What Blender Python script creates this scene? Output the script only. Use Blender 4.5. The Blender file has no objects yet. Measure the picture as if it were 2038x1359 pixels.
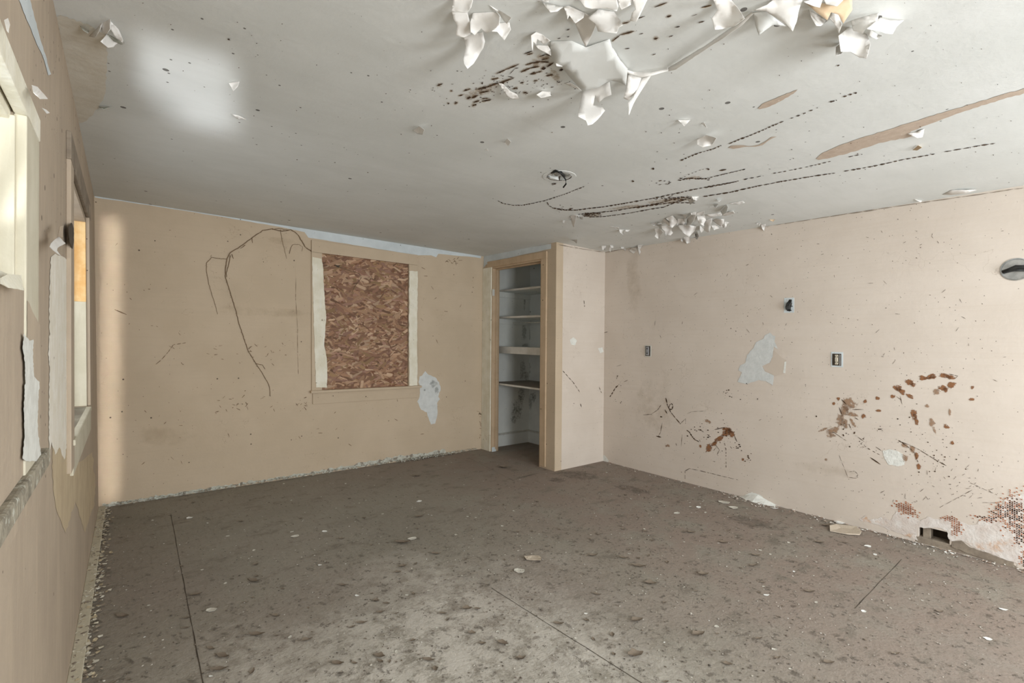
import bpy, bmesh, math, random
from mathutils import Vector, Matrix, noise
from mathutils.geometry import delaunay_2d_cdt
random.seed(7)
C = bpy.context.scene.collection
S = bpy.context.scene

# ------------------------------------------------------------------ camera
F, PITCH, ROLL, YAW = 957.464, 0.00114, 0.00839, 0.67685
CAM = Vector((0.17710, -0.56771, 1.33015))
H = 2.44
_fw = Vector((math.sin(YAW)*math.cos(PITCH), math.cos(YAW)*math.cos(PITCH), math.sin(PITCH)))
_r0 = Vector((math.cos(YAW), -math.sin(YAW), 0)); _u0 = _r0.cross(_fw)
RT = math.cos(ROLL)*_r0 + math.sin(ROLL)*_u0
UP = -math.sin(ROLL)*_r0 + math.cos(ROLL)*_u0
cam = bpy.data.objects.new('camera', bpy.data.cameras.new('camera')); C.objects.link(cam)
M = Matrix((RT, UP, -_fw)).transposed().to_4x4(); M.translation = CAM
cam.matrix_world = M
cam.data.sensor_width = 36; cam.data.lens = F*36/2038; cam.data.clip_start = 0.01
S.camera = cam

# ------------------------------------------------------------------ world, exposure, lights
S.view_settings.view_transform = 'Standard'; S.view_settings.look = 'None'
S.view_settings.gamma = 1; S.view_settings.use_curve_mapping = False
S.view_settings.exposure = 0.0
S.render.engine = 'CYCLES'
S.cycles.max_bounces = 8; S.cycles.diffuse_bounces = 6
S.cycles.use_denoising = True
w = bpy.data.worlds.new('sky'); S.world = w; w.use_nodes = True
w.node_tree.nodes['Background'].inputs[0].default_value = (0.86, 0.93, 1.0, 1)
w.node_tree.nodes['Background'].inputs[1].default_value = 0.7

def area(name, loc, aim, sx, sy, power, col=(1, 1, 1), spread=180):
    l = bpy.data.lights.new(name, 'AREA'); l.shape = 'RECTANGLE'; l.size = sx; l.size_y = sy
    l.energy = power; l.color = col; l.spread = math.radians(spread)
    o = bpy.data.objects.new(name, l); C.objects.link(o); o.location = loc
    o.rotation_euler = (Vector(aim)-Vector(loc)).to_track_quat('-Z', 'Y').to_euler()
    return o
# daylight through the rear window behind the camera, the wide opening on the rear right, and the two left windows
area('rear_window_daylight', (1.25, -2.55, 1.30), (1.6, 4, 1.45), 0.9, 0.95, 92, (0.955, 0.985, 1.0))
area('rear_doorway_daylight', (3.35, -2.55, 1.15), (3.9, 2.5, 1.35), 1.2, 1.9, 102, (0.93, 0.975, 1.0))
area('window_one_daylight', (-0.30, 0.35, 1.50), (0.6, 1.0, 1.75), 0.9, 0.7, 1.3, (0.9, 0.96, 1.0))
area('window_two_daylight', (-0.45, 2.5, 1.6), (0.5, 3.2, 1.5), 0.9, 1.2, 6, (1.0, 0.98, 0.94))
_d = Vector((.31, 1.85, 1.0)).normalized()
_p = Vector((0.0, 0.60, 1.66)) - _d*0.42
area('ceiling_patch_helper', _p, _p + _d, 0.66, 0.36, .85, (0.93, 0.97, 1.0), 6)  # added beam lamp, shaped to make the bright patch on the ceiling
area('wall_streak_helper', (0.09, -2.45, 1.22), (0.09, 4, 1.20), 0.09, 2.3, .50, (1.0, 0.95, 0.86), 1.2)  # added narrow lamp inside the room, makes the streak in the far left corner

# ------------------------------------------------------------------ the settled house: floor and ceiling run slightly out of level
def W(p):
    x, y, z = p; k = z/H
    zo = z + (1-k)*(-0.0055*x + 0.00318*(y-4.4)) + k*(-0.00883*x + 0.01763*(y-4.4))
    xo = x + (k-.5)*(-0.04282)*(1-x/3.7)*max(0, y/4.4)
    return Vector((xo, y, zo))
def px_of(P):
    d = W(P)-CAM; z = d.dot(_fw)
    return 1019+F*d.dot(RT)/z, 679.5-F*d.dot(UP)/z
def at(px, py, axis, val):
    """point of the plane axis=val that the photograph shows at this pixel"""
    P = [2.0, 3.0, 1.2]; P[axis] = val
    ids = [i for i in range(3) if i != axis]
    for _ in range(25):
        a = px_of(P); rx, ry = a[0]-px, a[1]-py
        if abs(rx)+abs(ry) < 1e-3: break
        J = []
        for i in ids:
            Q = list(P); Q[i] += 1e-4; b = px_of(Q); J.append(((b[0]-a[0])/1e-4, (b[1]-a[1])/1e-4))
        det = J[0][0]*J[1][1]-J[1][0]*J[0][1]
        if abs(det) < 1e-12: break
        s0 = (rx*J[1][1]-ry*J[1][0])/det; s1 = (J[0][0]*ry-J[0][1]*rx)/det
        for i, s in zip(ids, (s0, s1)): P[i] -= max(-.6, min(.6, s))
    return Vector(P)
XR, YB, XC, YC = 4.475, 4.40, 3.70, 3.085

# ------------------------------------------------------------------ materials
def mat(name, c1, c2=None, scale=3.0, rough=.85, bump=.0, bscale=60, streak=None, specks=0, metal=0, c3=None, c3s=.8, c3w=(.55, .7), extra=None, spec=.3, spk=(0.03, 0.02, 0.015)):
    m = bpy.data.materials.new(name); m.use_nodes = True; nt = m.node_tree; N = nt.nodes; L = nt.links
    b = N['Principled BSDF']; b.inputs['Roughness'].default_value = rough; b.inputs['Metallic'].default_value = metal
    b.inputs['Specular IOR Level'].default_value = spec
    tc = N.new('ShaderNodeTexCoord'); co = tc.outputs['Object']
    def nz(sc, det=6, st=None, ro=.6):
        n = N.new('ShaderNodeTexNoise'); n.inputs['Scale'].default_value = sc; n.inputs['Detail'].default_value = det; n.inputs['Roughness'].default_value = ro
        if st:
            mp = N.new('ShaderNodeMapping'); mp.inputs['Scale'].default_value = st; L.new(co, mp.inputs['Vector']); L.new(mp.outputs[0], n.inputs['Vector'])
        else: L.new(co, n.inputs['Vector'])
        return n.outputs['Fac']
    def ramp(f, a, bb):
        r = N.new('ShaderNodeMapRange'); r.inputs[1].default_value = a; r.inputs[2].default_value = bb; r.interpolation_type = 'SMOOTHSTEP'
        L.new(f, r.inputs[0]); return r.outputs[0]
    def mix(f, a, bb):
        x = N.new('ShaderNodeMix'); x.data_type = 'RGBA'
        L.new(f, x.inputs[0]) if not isinstance(f, float) else setattr(x.inputs[0], 'default_value', f)
        for s, v in ((6, a), (7, bb)):
            if isinstance(v, tuple): x.inputs[s].default_value = (*v, 1)
            else: L.new(v, x.inputs[s])
        return x.outputs[2]
    col = c1
    if c2: col = mix(ramp(nz(scale), .32, .68), c1, c2)
    if streak:
        st, amt, cc = streak
        mm = N.new('ShaderNodeMath'); mm.operation = 'MULTIPLY'; mm.inputs[1].default_value = amt
        L.new(ramp(nz(1.0, 8, st, .7), .45, .7), mm.inputs[0]); col = mix(mm.outputs[0], col, cc)
    if c3: col = mix(ramp(nz(c3s, 9, None, .65), *c3w), col, c3)
    if specks:
        for sc, th in ((specks, .07), (specks*2.7, .075)):
            v = N.new('ShaderNodeTexVoronoi'); v.inputs['Scale'].default_value = sc; L.new(co, v.inputs['Vector'])
            # one cell in a few carries a speck
            g = N.new('ShaderNodeMath'); g.operation = 'LESS_THAN'; g.inputs[1].default_value = th; L.new(v.outputs['Distance'], g.inputs[0])
            se = N.new('ShaderNodeSeparateColor'); L.new(v.outputs['Color'], se.inputs[0])
            h = N.new('ShaderNodeMath'); h.operation = 'GREATER_THAN'; h.inputs[1].default_value = .72; L.new(se.outputs[0], h.inputs[0])
            k = N.new('ShaderNodeMath'); k.operation = 'MULTIPLY'; L.new(g.outputs[0], k.inputs[0]); L.new(h.outputs[0], k.inputs[1])
            k2 = N.new('ShaderNodeMath'); k2.operation = 'MULTIPLY'; k2.inputs[1].default_value = .8; L.new(k.outputs[0], k2.inputs[0])
            col = mix(k2.outputs[0], col, spk)
    if extra: col = extra(N, L, co, nz, ramp, mix, col)
    if isinstance(col, tuple): b.inputs['Base Color'].default_value = (*col, 1)
    else: L.new(col, b.inputs['Base Color'])
    if bump:
        bp = N.new('ShaderNodeBump'); bp.inputs['Strength'].default_value = 1.0; bp.inputs['Distance'].default_value = bump
        L.new(nz(bscale, 8), bp.inputs['Height']); L.new(bp.outputs[0], b.inputs['Normal'])
    return m
def attr_mat(name, rough=.8, bump=.0005):
    m = bpy.data.materials.new(name); m.use_nodes = True; N = m.node_tree.nodes; L = m.node_tree.links
    a = N.new('ShaderNodeVertexColor'); a.layer_name = 'col'; L.new(a.outputs[0], N['Principled BSDF'].inputs['Base Color'])
    N['Principled BSDF'].inputs['Roughness'].default_value = rough
    N['Principled BSDF'].inputs['Specular IOR Level'].default_value = .2
    return m
def smear_mat(name, c1, c2, scale=40, hard=.25, dens=1.0):
    """stain whose opacity fades towards its own ragged edge"""
    m = bpy.data.materials.new(name); m.use_nodes = True; N = m.node_tree.nodes; L = m.node_tree.links
    b = N['Principled BSDF']; b.inputs['Roughness'].default_value = .8; b.inputs['Specular IOR Level'].default_value = .2
    tc = N.new('ShaderNodeTexCoord'); n = N.new('ShaderNodeTexNoise'); n.inputs['Scale'].default_value = scale; n.inputs['Detail'].default_value = 8; n.inputs['Roughness'].default_value = .7
    L.new(tc.outputs['Object'], n.inputs['Vector'])
    a = N.new('ShaderNodeVertexColor'); a.layer_name = 'col'; s = N.new('ShaderNodeSeparateColor'); L.new(a.outputs[0], s.inputs[0])
    ad = N.new('ShaderNodeMath'); ad.operation = 'MULTIPLY_ADD'; ad.inputs[1].default_value = 2.2; L.new(n.outputs['Fac'], ad.inputs[0]); ad.inputs[2].default_value = -1.65
    su = N.new('ShaderNodeMath'); L.new(ad.outputs[0], su.inputs[0]); L.new(s.outputs[0], su.inputs[1])
    r = N.new('ShaderNodeMapRange'); r.inputs[1].default_value = 0; r.inputs[2].default_value = hard; r.inputs[4].default_value = dens; L.new(su.outputs[0], r.inputs[0])
    L.new(r.outputs[0], b.inputs['Alpha'])
    x = N.new('ShaderNodeMix'); x.data_type = 'RGBA'; L.new(n.outputs['Fac'], x.inputs[0]); x.inputs[6].default_value = (*c1, 1); x.inputs[7].default_value = (*c2, 1)
    L.new(x.outputs[2], b.inputs['Base Color'])
    return m
BEIGE = (0.545, 0.415, 0.285)
def wallx(N, L, co, nz, ramp, mix, col):
    v = N.new('ShaderNodeTexVoronoi'); v.feature = 'DISTANCE_TO_EDGE'; v.inputs['Scale'].default_value = 2.3
    n = N.new('ShaderNodeTexNoise'); n.inputs['Scale'].default_value = 5; n.inputs['Detail'].default_value = 6; L.new(co, n.inputs['Vector'])
    a = N.new('ShaderNodeVectorMath'); a.operation = 'MULTIPLY_ADD'; a.inputs[1].default_value = (.5, .5, .5); L.new(n.outputs['Color'], a.inputs[0]); L.new(co, a.inputs[2]); L.new(a.outputs[0], v.inputs['Vector'])
    e = ramp(v.outputs['Distance'], .004, .0)
    k = N.new('ShaderNodeMath'); k.operation = 'MULTIPLY'; L.new(e, k.inputs[0]); L.new(ramp(nz(1.7, 3), .53, .62), k.inputs[1])
    k2 = N.new('ShaderNodeMath'); k2.operation = 'MULTIPLY'; k2.inputs[1].default_value = .45; L.new(k.outputs[0], k2.inputs[0])
    return mix(k2.outputs[0], col, (.22, .15, .1))
m_back = mat('tan_wall_paint', (.545, .445, .33), (.50, .405, .295), 2.2, bump=.0012, bscale=45, streak=((1.2, 1.2, 55), .22, (.47, .385, .29)), specks=11, extra=wallx)
m_right = mat('lit_wall_paint', (.65, .58, .51), (.605, .535, .465), 2.0, bump=.0012, bscale=40, streak=((1.2, 1.2, 50), .2, (.56, .475, .39)), specks=11, extra=wallx)  # same wall paint, the right side's stronger cool daylight put into the colour
m_left = mat('dimmed_left_wall_paint', (.46, .38, .295), (.41, .335, .26), 2.5, bump=.002, bscale=40, streak=((14, 14, 1.5), .35, (.60, .50, .37)), specks=9)  # wall paint darkened in place of weaker light on this side
m_ceil = mat('ceiling_paint', (.70, .715, .70), (.63, .645, .625), 1.5, bump=.0012, bscale=30, streak=((2.0, 14, 3), .25, (.58, .59, .57)), specks=6)
m_trimtan = mat('tan_trim_paint', (.56, .425, .29), (.48, .36, .24), 6, bump=.0008, streak=((20, 20, 2), .3, (.42, .29, .18)), specks=10, rough=.6)
m_white = mat('pale_blue_primer', (.62, .67, .69), (.54, .59, .61), 6, bump=.0008, specks=14)
m_cream = mat('chipped_cream_paint', (.80, .77, .66), (.70, .66, .53), 8, bump=.003, bscale=50, streak=((40, 40, 4), .5, (.80, .80, .74)), specks=12, c3=(.30, .25, .17), c3s=14, c3w=(.66, .70))
m_creams = mat('smooth_cream_paint', (.60, .56, .45), (.53, .49, .38), 6, bump=.001, streak=((30, 30, 3), .3, (.75, .72, .6)))
m_sill = mat('moldy_sill', (.20, .18, .14), (.42, .38, .30), 24, bump=.008, bscale=50, c3=(.55, .55, .48), c3s=30, c3w=(.56, .64))
m_closet = mat('closet_white_paint', (.76, .79, .775), (.68, .71, .70), 3, bump=.001, specks=8)
m_shelf = mat('shelf_edge_paint', (.68, .67, .63), (.58, .57, .53), 8)
m_shelftop = mat('dusty_shelf_top', (.27, .24, .20), (.22, .2, .17), 10)
m_plaster = mat('bare_plaster', (.63, .65, .64), (.56, .58, .57), 20, bump=.002, bscale=80, streak=((4, 4, 30), .3, (.7, .71, .7)))
m_plastw = mat('white_plaster', (.76, .77, .73), (.66, .66, .62), 30, bump=.004, bscale=60)
m_flake = mat('peeling_paint_skin', (.77, .755, .73), (.72, .70, .67), 12, bump=.0012, bscale=30, rough=.6, specks=0, c3=(.76, .68, .59), c3s=5, c3w=(.62, .8))
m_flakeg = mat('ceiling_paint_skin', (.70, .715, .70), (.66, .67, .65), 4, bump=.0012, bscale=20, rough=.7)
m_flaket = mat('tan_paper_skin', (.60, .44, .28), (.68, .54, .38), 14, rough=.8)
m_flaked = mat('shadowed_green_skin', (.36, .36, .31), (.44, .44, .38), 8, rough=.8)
m_bare = mat('bare_tan_board', (.50, .41, .33), (.44, .35, .28), 30, bump=.001, c3=(.62, .55, .46), c3s=60, c3w=(.62, .68))
m_dark = mat('rust_dark', (.035, .02, .012), (.10, .055, .026), 60)
m_rust = smear_mat('rust_halo', (.30, .17, .07), (.46, .33, .19), 60, .9, .7)
m_brown = smear_mat('brown_splatter', (.14, .055, .022), (.36, .18, .09), 70, .3)
m_brownl = smear_mat('faded_brown_splatter', (.26, .15, .08), (.42, .28, .19), 60, .4, .8)
m_mold = smear_mat('grey_mold', (.10, .11, .10), (.30, .32, .30), 38, 1.1, .8)
m_dirt = smear_mat('floor_dirt', (.09, .07, .055), (.16, .135, .11), 25, .9, .6)
m_dust = smear_mat('wall_grime', (.33, .24, .13), (.42, .31, .18), 6, 1.2, .35)
m_vine = mat('dead_vine', (.15, .10, .06), (.22, .15, .09), 40)
m_metal = mat('galvanised_metal', (.62, .64, .65), (.45, .47, .48), 30, rough=.32, metal=.9)
m_metalpaint = mat('painted_metal', (.55, .56, .53), (.66, .66, .62), 20, rough=.5, metal=.3)
m_black = mat('black_rubber', (.012, .012, .012), (.03, .03, .028), 30, rough=.5)
m_void = mat('cavity', (.05, .04, .032), (.10, .08, .06), 12)
m_device = mat('old_outlet_plastic', (.55, .50, .40), (.48, .43, .34), 20, rough=.5)
m_grey = mat('grey_outlet_plastic', (.30, .30, .31), (.24, .24, .25), 20, rough=.5)
m_raw = mat('raw_orange_wood', (.72, .42, .16), (.80, .58, .30), 12, streak=((30, 30, 2), .4, (.55, .28, .1)))
m_wood = mat('raw_grey_wood', (.22, .18, .14), (.32, .27, .21), 10, streak=((3, 30, 30), .5, (.12, .09, .07)))
m_glass = bpy.data.materials.new('dusty_glass'); m_glass.use_nodes = True
_b = m_glass.node_tree.nodes['Principled BSDF']; _b.inputs['Transmission Weight'].default_value = 1; _b.inputs['Roughness'].default_value = .15; _b.inputs['Base Color'].default_value = (.93, .97, .95, 1); _b.inputs['Alpha'].default_value = .4
def floorx(N, L, co, nz, ramp, mix, col):
    col = mix(ramp(nz(.55, 4), .40, .66), col, (.27, .235, .20))
    k = N.new('ShaderNodeMath'); k.operation = 'MULTIPLY'; k.inputs[1].default_value = .55
    L.new(ramp(nz(1.0, 9, (38, 9, 1), .75), .50, .72), k.inputs[0]); col = mix(k.outputs[0], col, (.145, .12, .098))
    k = N.new('ShaderNodeMath'); k.operation = 'MULTIPLY'; k.inputs[1].default_value = .5
    L.new(ramp(nz(1.0, 9, (26, 60, 1), .75), .52, .70), k.inputs[0]); col = mix(k.outputs[0], col, (.40, .36, .32))
    gx = N.new('ShaderNodeSeparateXYZ'); L.new(co, gx.inputs[0])
    k = N.new('ShaderNodeMath'); k.operation = 'MULTIPLY'; L.new(ramp(gx.outputs[0], 1.6, 3.4), k.inputs[0]); L.new(ramp(nz(3, 8, None, .7), .30, .60), k.inputs[1]); col = mix(k.outputs[0], col, (.265, .215, .18))
    col = mix(ramp(nz(4.5, 9, (1, 1.6, 1), .7), .52, .70), col, (.19, .165, .135))
    # pale dust that gathers towards the open near half of the room, dark clots in it
    g = N.new('ShaderNodeSeparateXYZ'); L.new(co, g.inputs[0])
    def mul(a, b_):
        q_ = N.new('ShaderNodeMath'); q_.operation = 'MULTIPLY'; L.new(a, q_.inputs[0]); L.new(b_, q_.inputs[1]); return q_.outputs[0]
    wob = N.new('ShaderNodeMath'); wob.operation = 'MULTIPLY_ADD'; wob.inputs[1].default_value = 1.6; L.new(nz(1.6, 5), wob.inputs[0]); L.new(g.outputs[0], wob.inputs[2])
    woy = N.new('ShaderNodeMath'); woy.operation = 'MULTIPLY_ADD'; woy.inputs[1].default_value = 1.6; L.new(nz(1.6, 5), woy.inputs[0]); L.new(g.outputs[1], woy.inputs[2])
    zone = mul(mul(ramp(wob.outputs[0], 3.3, 2.0), ramp(wob.outputs[0], .9, 1.4)), ramp(woy.outputs[0], 3.1, 2.0))
    mm = N.new('ShaderNodeMath'); mm.operation = 'MULTIPLY'; L.new(zone, mm.inputs[0]); L.new(ramp(nz(9, 10, None, .8), .36, .56), mm.inputs[1])
    dd = woy
    m2 = N.new('ShaderNodeMath'); m2.operation = 'MULTIPLY'; m2.inputs[1].default_value = .8; L.new(mm.outputs[0], m2.inputs[0])
    col = mix(m2.outputs[0], col, (.60, .57, .515))
    c = N.new('ShaderNodeMath'); c.operation = 'MULTIPLY'; L.new(ramp(nz(19, 7, None, .75), .57, .63), c.inputs[0]); L.new(ramp(dd.outputs[0], 4.4, 2.6), c.inputs[1])
    c2 = N.new('ShaderNodeMath'); c2.operation = 'MULTIPLY'; c2.inputs[1].default_value = .7; L.new(c.outputs[0], c2.inputs[0])
    return mix(c2.outputs[0], col, (.10, .085, .07))
m_floor = mat('dusty_subfloor', (.25, .23, .19), (.29, .27, .225), 1.4, bump=.004, bscale=55, specks=14, extra=floorx, rough=.9, spk=(.5, .48, .44))

# ------------------------------------------------------------------ object helpers
def mesh_obj(name, vs, fs, m, parent=None, cols=None, smooth=False, warp=True):
    me = bpy.data.meshes.new(name)
    base = parent_loc(parent)
    me.from_pydata([tuple((W(v) if warp else Vector(v)) - base) for v in vs], [], fs)
    me.materials.append(m)
    if cols:
        ca = me.color_attributes.new('col', 'FLOAT_COLOR', 'POINT')
        for i, c in enumerate(cols): ca.data[i].color = (*c, 1) if len(c) == 3 else c
    if smooth: me.polygons.foreach_set('use_smooth', [True]*len(me.polygons))
    me.update()
    o = bpy.data.objects.new(name, me); C.objects.link(o)
    if parent: o.parent = parent
    return o
def parent_loc(p):
    b = Vector((0, 0, 0))
    while p is not None: b = b + p.location; p = p.parent
    return b
def tag(o, label=None, cat=None, group=None, kind=None):
    if label: o['label'] = label
    if cat: o['category'] = cat
    if group: o['group'] = group
    if kind: o['kind'] = kind
    return o
def empty(name, loc, label=None, cat=None, group=None, kind=None):
    o = bpy.data.objects.new(name, None); C.objects.link(o); o.location = W(loc); o.empty_display_size = .05
    return tag(o, label, cat, group, kind)
class MB:
    def __init__(s): s.v = []; s.f = []; s.c = []
    def add(s, vs, fs, col=None):
        n = len(s.v); s.v += [Vector(v) for v in vs]; s.f += [tuple(i+n for i in f) for f in fs]
        if col is not None: s.c += [col]*len(vs)
    def box(s, a, b, div=.3):
        """box with bevel-free faces, subdivided along its long axes so it follows the settled house"""
        n = [max(1, int(abs(b[i]-a[i])/div)) for i in range(3)]
        g = lambda i, t: a[i]+(b[i]-a[i])*t/n[i]
        for ax in range(3):
            u, v = [i for i in range(3) if i != ax]
            for side in (a[ax], b[ax]):
                vs = []; fs = []
                for i in range(n[u]+1):
                    for j in range(n[v]+1):
                        p = [0, 0, 0]; p[ax] = side; p[u] = g(u, i); p[v] = g(v, j); vs.append(p)
                k = n[v]+1
                for i in range(n[u]):
                    for j in range(n[v]): fs.append((i*k+j, (i+1)*k+j, (i+1)*k+j+1, i*k+j+1))
                s.add(vs, fs)
        return s
    def tube(s, pts, r, n=6, taper=1.0):
        pts = [Vector(p) for p in pts]; vs = []; fs = []
        for i, p in enumerate(pts):
            t = (pts[min(i+1, len(pts)-1)]-pts[max(i-1, 0)]).normalized()
            a = t.orthogonal().normalized(); b = t.cross(a)
            rr = r*(1+(taper-1)*i/max(1, len(pts)-1))
            for k in range(n):
                an = 2*math.pi*k/n; vs.append(p+rr*(math.cos(an)*a+math.sin(an)*b))
        for i in range(len(pts)-1):
            for k in range(n): fs.append((i*n+k, i*n+(k+1) % n, (i+1)*n+(k+1) % n, (i+1)*n+k))
        fs.append(tuple(range(n))); fs.append(tuple(range((len(pts)-1)*n, len(pts)*n)))
        s.add(vs, fs); return s
    def build(s, name, m, parent=None, smooth=False, warp=True, bevel=0):
        o = mesh_obj(name, s.v, s.f, m, parent, s.c if s.c else None, smooth, warp)
        bm = bmesh.new(); bm.from_mesh(o.data); bmesh.ops.remove_doubles(bm, verts=bm.verts, dist=1e-5); bmesh.ops.recalc_face_normals(bm, faces=bm.faces); bm.to_mesh(o.data); bm.free()
        if bevel:
            md = o.modifiers.new('bevel', 'BEVEL'); md.width = bevel; md.segments = 2; md.limit_method = 'ANGLE'; md.angle_limit = .9
        return o
def panel(name, axis, val, thick, ur, vr, holes, m, kind='structure', step=.2):
    """wall / floor / ceiling slab with rectangular openings: axis = its normal, [val, val+thick]"""
    u, v = [i for i in range(3) if i != axis]
    def brk(r, k):
        s = {r[0], r[1]}
        for h in holes: s |= {h[k], h[k+1]}
        s = sorted(x for x in s if r[0]-1e-9 <= x <= r[1]+1e-9); out = []
        for a, b in zip(s, s[1:]):
            n = max(1, int(math.ceil((b-a)/step))); out += [a+(b-a)*i/n for i in range(n)]
        return out+[s[-1]]
    U = brk(ur, 0); V = brk(vr, 2)
    solid = lambda i, j: 0 <= i < len(U)-1 and 0 <= j < len(V)-1 and not any(h[0] < (U[i]+U[i+1])/2 < h[1] and h[2] < (V[j]+V[j+1])/2 < h[3] for h in holes)
    mb = MB()
    def P(a, b, w):
        p = [0, 0, 0]; p[axis] = w; p[u] = a; p[v] = b; return p
    for i in range(len(U)-1):
        for j in range(len(V)-1):
            if not solid(i, j): continue
            a, b, c, d = U[i], U[i+1], V[j], V[j+1]
            for w in (val, val+thick): mb.add([P(a, c, w), P(b, c, w), P(b, d, w), P(a, d, w)], [(0, 1, 2, 3)])
            for (di, dj, e) in ((-1, 0, ((a, c), (a, d))), (1, 0, ((b, c), (b, d))), (0, -1, ((a, c), (b, c))), (0, 1, ((a, d), (b, d)))):
                if not solid(i+di, j+dj):
                    mb.add([P(*e[0], val), P(*e[1], val), P(*e[1], val+thick), P(*e[0], val+thick)], [(0, 1, 2, 3)])
    o = mb.build(name, m); return tag(o, kind=kind)
def jag(pts, amp, seg, rnd=random):
    out = []
    for i, a in enumerate(pts):
        b = pts[(i+1) % len(pts)]; L = math.hypot(b[0]-a[0], b[1]-a[1]); n = max(1, int(L/seg))
        nx, ny = -(b[1]-a[1])/(L+1e-9), (b[0]-a[0])/(L+1e-9)
        for k in range(n):
            t = k/n; j = amp*rnd.uniform(-1, 1) if k else amp*.3*rnd.uniform(-1, 1)
            out.append((a[0]+(b[0]-a[0])*t+nx*j, a[1]+(b[1]-a[1])*t+ny*j))
    return out
SGN = {('x', 0): 1}
def tri(pts):
    r = delaunay_2d_cdt([Vector(p) for p in pts], [], [list(range(len(pts)))], 1, 1e-6)
    return [tuple(v) for v in r[0]], [tuple(f) for f in r[2]]
def decal(name, pts, axis, val, m, parent, amp=1.2, seg=5, label=None, side=-1, thick=.0015):
    """a thin irregular skin lying on a wall, outline given where the photograph shows it"""
    ps = jag(pts, amp, seg) if amp else pts
    v2, f2 = tri(ps)
    n = len(v2); off = side*thick
    vs = []
    for p in v2: q = at(p[0], p[1], axis, val); q[axis] += off; vs.append(q)
    o = mesh_obj(name, vs, f2, m, parent)
    if label: o['label'] = label
    return o
class Smear:
    """many stains of one kind on one surface, as a single skin"""
    def __init__(s, axis, val, side=-1, off=.002): s.mb = MB(); s.a = axis; s.v = val; s.s = side*off
    def blob(s, cx, cy, rx, ry, ang=0, k=14, peak=1.0):
        ca, sa = math.cos(math.radians(ang)), math.sin(math.radians(ang)); vs = []; cs = []
        ph = random.uniform(0, 9)
        for ring, (r, al) in enumerate(((0, 1), (.5, .85), (1.0, 0.0))):
            for i in range(1 if ring == 0 else k):
                t = 2*math.pi*i/k; rr = r*(1+.18*math.sin(3*t+ph)+.12*math.sin(5*t+2*ph)) if ring == 2 else r
                x, y = rx*rr*math.cos(t), ry*rr*math.sin(t)
                q = at(cx+x*ca-y*sa, cy+x*sa+y*ca, s.a, s.v); q[s.a] += s.s; vs.append(q); cs.append((al*peak,)*3)
        fs = [(0, 1+i, 1+(i+1) % k) for i in range(k)]+[(1+i, 1+k+i, 1+k+(i+1) % k, 1+(i+1) % k) for i in range(k)]
        s.mb.add(vs, fs); s.mb.c += cs
    def build(s, name, m, parent, label=None):
        o = mesh_obj(name, s.mb.v, s.mb.f, m, parent, s.mb.c)
        if label: o['label'] = label
        o.visible_shadow = True
        return o
class Strokes:
    def __init__(s, axis, val, side=-1, off=.0025): s.mb = MB(); s.a = axis; s.v = val; s.s = side*off
    def dash(s, x0, y0, x1, y1, w):
        dx, dy = x1-x0, y1-y0; L = math.hypot(dx, dy)+1e-6; nx, ny = -dy/L, dx/L; n = 5; vs = []
        for i in range(n+1):
            t = i/n; ww = w*.5*math.sqrt(max(.06, math.sin(math.pi*min(.97, max(.03, t)))))*random.uniform(.6, 1.25)
            for sg in (-1, 1):
                q = at(x0+dx*t+sg*nx*ww, y0+dy*t+sg*ny*ww, s.a, s.v); q[s.a] += s.s; vs.append(q)
        s.mb.add(vs, [(2*i, 2*i+1, 2*i+3, 2*i+2) for i in range(n)])
    def line(s, pts, w, on=(4, 11), gap=(1, 5), wob=.6):
        seg = 0; i = 0; pos = Vector(pts[0]); i = 1; draw = True; left = random.uniform(*on)
        cur = pos.copy(); start = pos.copy()
        while i < len(pts):
            tgt = Vector(pts[i]); d = (tgt-cur).length
            st = min(d, left); nxt = cur+(tgt-cur)*(st/(d+1e-9))
            if draw and st > .3: s.dash(cur.x+random.uniform(-wob, wob)*.4, cur.y+random.uniform(-wob, wob)*.4, nxt.x, nxt.y+random.uniform(-wob, wob)*.5, w*random.uniform(.7, 1.3))
            cur = nxt; left -= st
            if left <= 1e-6: draw = not draw; left = random.uniform(*(on if draw else gap))
            if (tgt-cur).length < 1e-3: i += 1
    def dot(s, x, y, r): s.dash(x-r, y-r*.2, x+r, y+r*.2, r*1.7)
    def build(s, name, m, parent, label=None):
        o = mesh_obj(name, s.mb.v, s.mb.f, m, parent)
        if label: o['label'] = label
        return o
def Z(ox, oy, s, pts): return [(ox+x/s, oy+y/s) for x, y in pts]

# ================================================================== the room
W1 = (-0.30, 0.82, 1.085, 1.845)      # near left window: y0, y1, z0, z1
W2 = (2.09, 3.21, 0.945, 2.03)       # far left window
YR = -2.6
floor = panel('floor', 2, 0.0, -.1, (-.14, XR+.12), (YR-.1, YB+.14), [], m_floor)
FX = (2.290, 1.600)
ceil = panel('ceiling', 2, H, .1, (-.14, XR+.12), (YR-.1, YB+.14), [(FX[0]-.055, FX[0]+.055, FX[1]-.055, FX[1]+.055)], m_ceil)
wl = panel('wall_left', 0, 0.0, -.14, (YR, YB+.14), (0, H), [W1, W2], m_left)
WB = (1.715, 2.665, .842, 2.222)
wb = panel('wall_back', 1, YB, .14, (0, XR+.12), (0, H), [WB], m_back)
hA = at(1828, 1052, 0, XR); hB = at(1890, 1082, 0, XR)
HOLE = (hB[1], hA[1], 0.02, 0.125)
wr = panel('wall_right', 0, XR, .12, (YR, YB), (0, H), [HOLE], m_right)
wrear = panel('wall_rear', 1, YR, -.1, (-.14, XR+.12), (0, H), [(.6, 1.9, .8, 1.8), (2.9, 4.2, 0, 2.05)], m_back)
DY0, DY1, DZ = 3.305, 4.215, 2.285
wcf = panel('wall_closet_front', 0, XC, .1, (YC+.0005, YB), (0, H), [(DY0, DY1, 0, DZ)], m_back)
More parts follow.
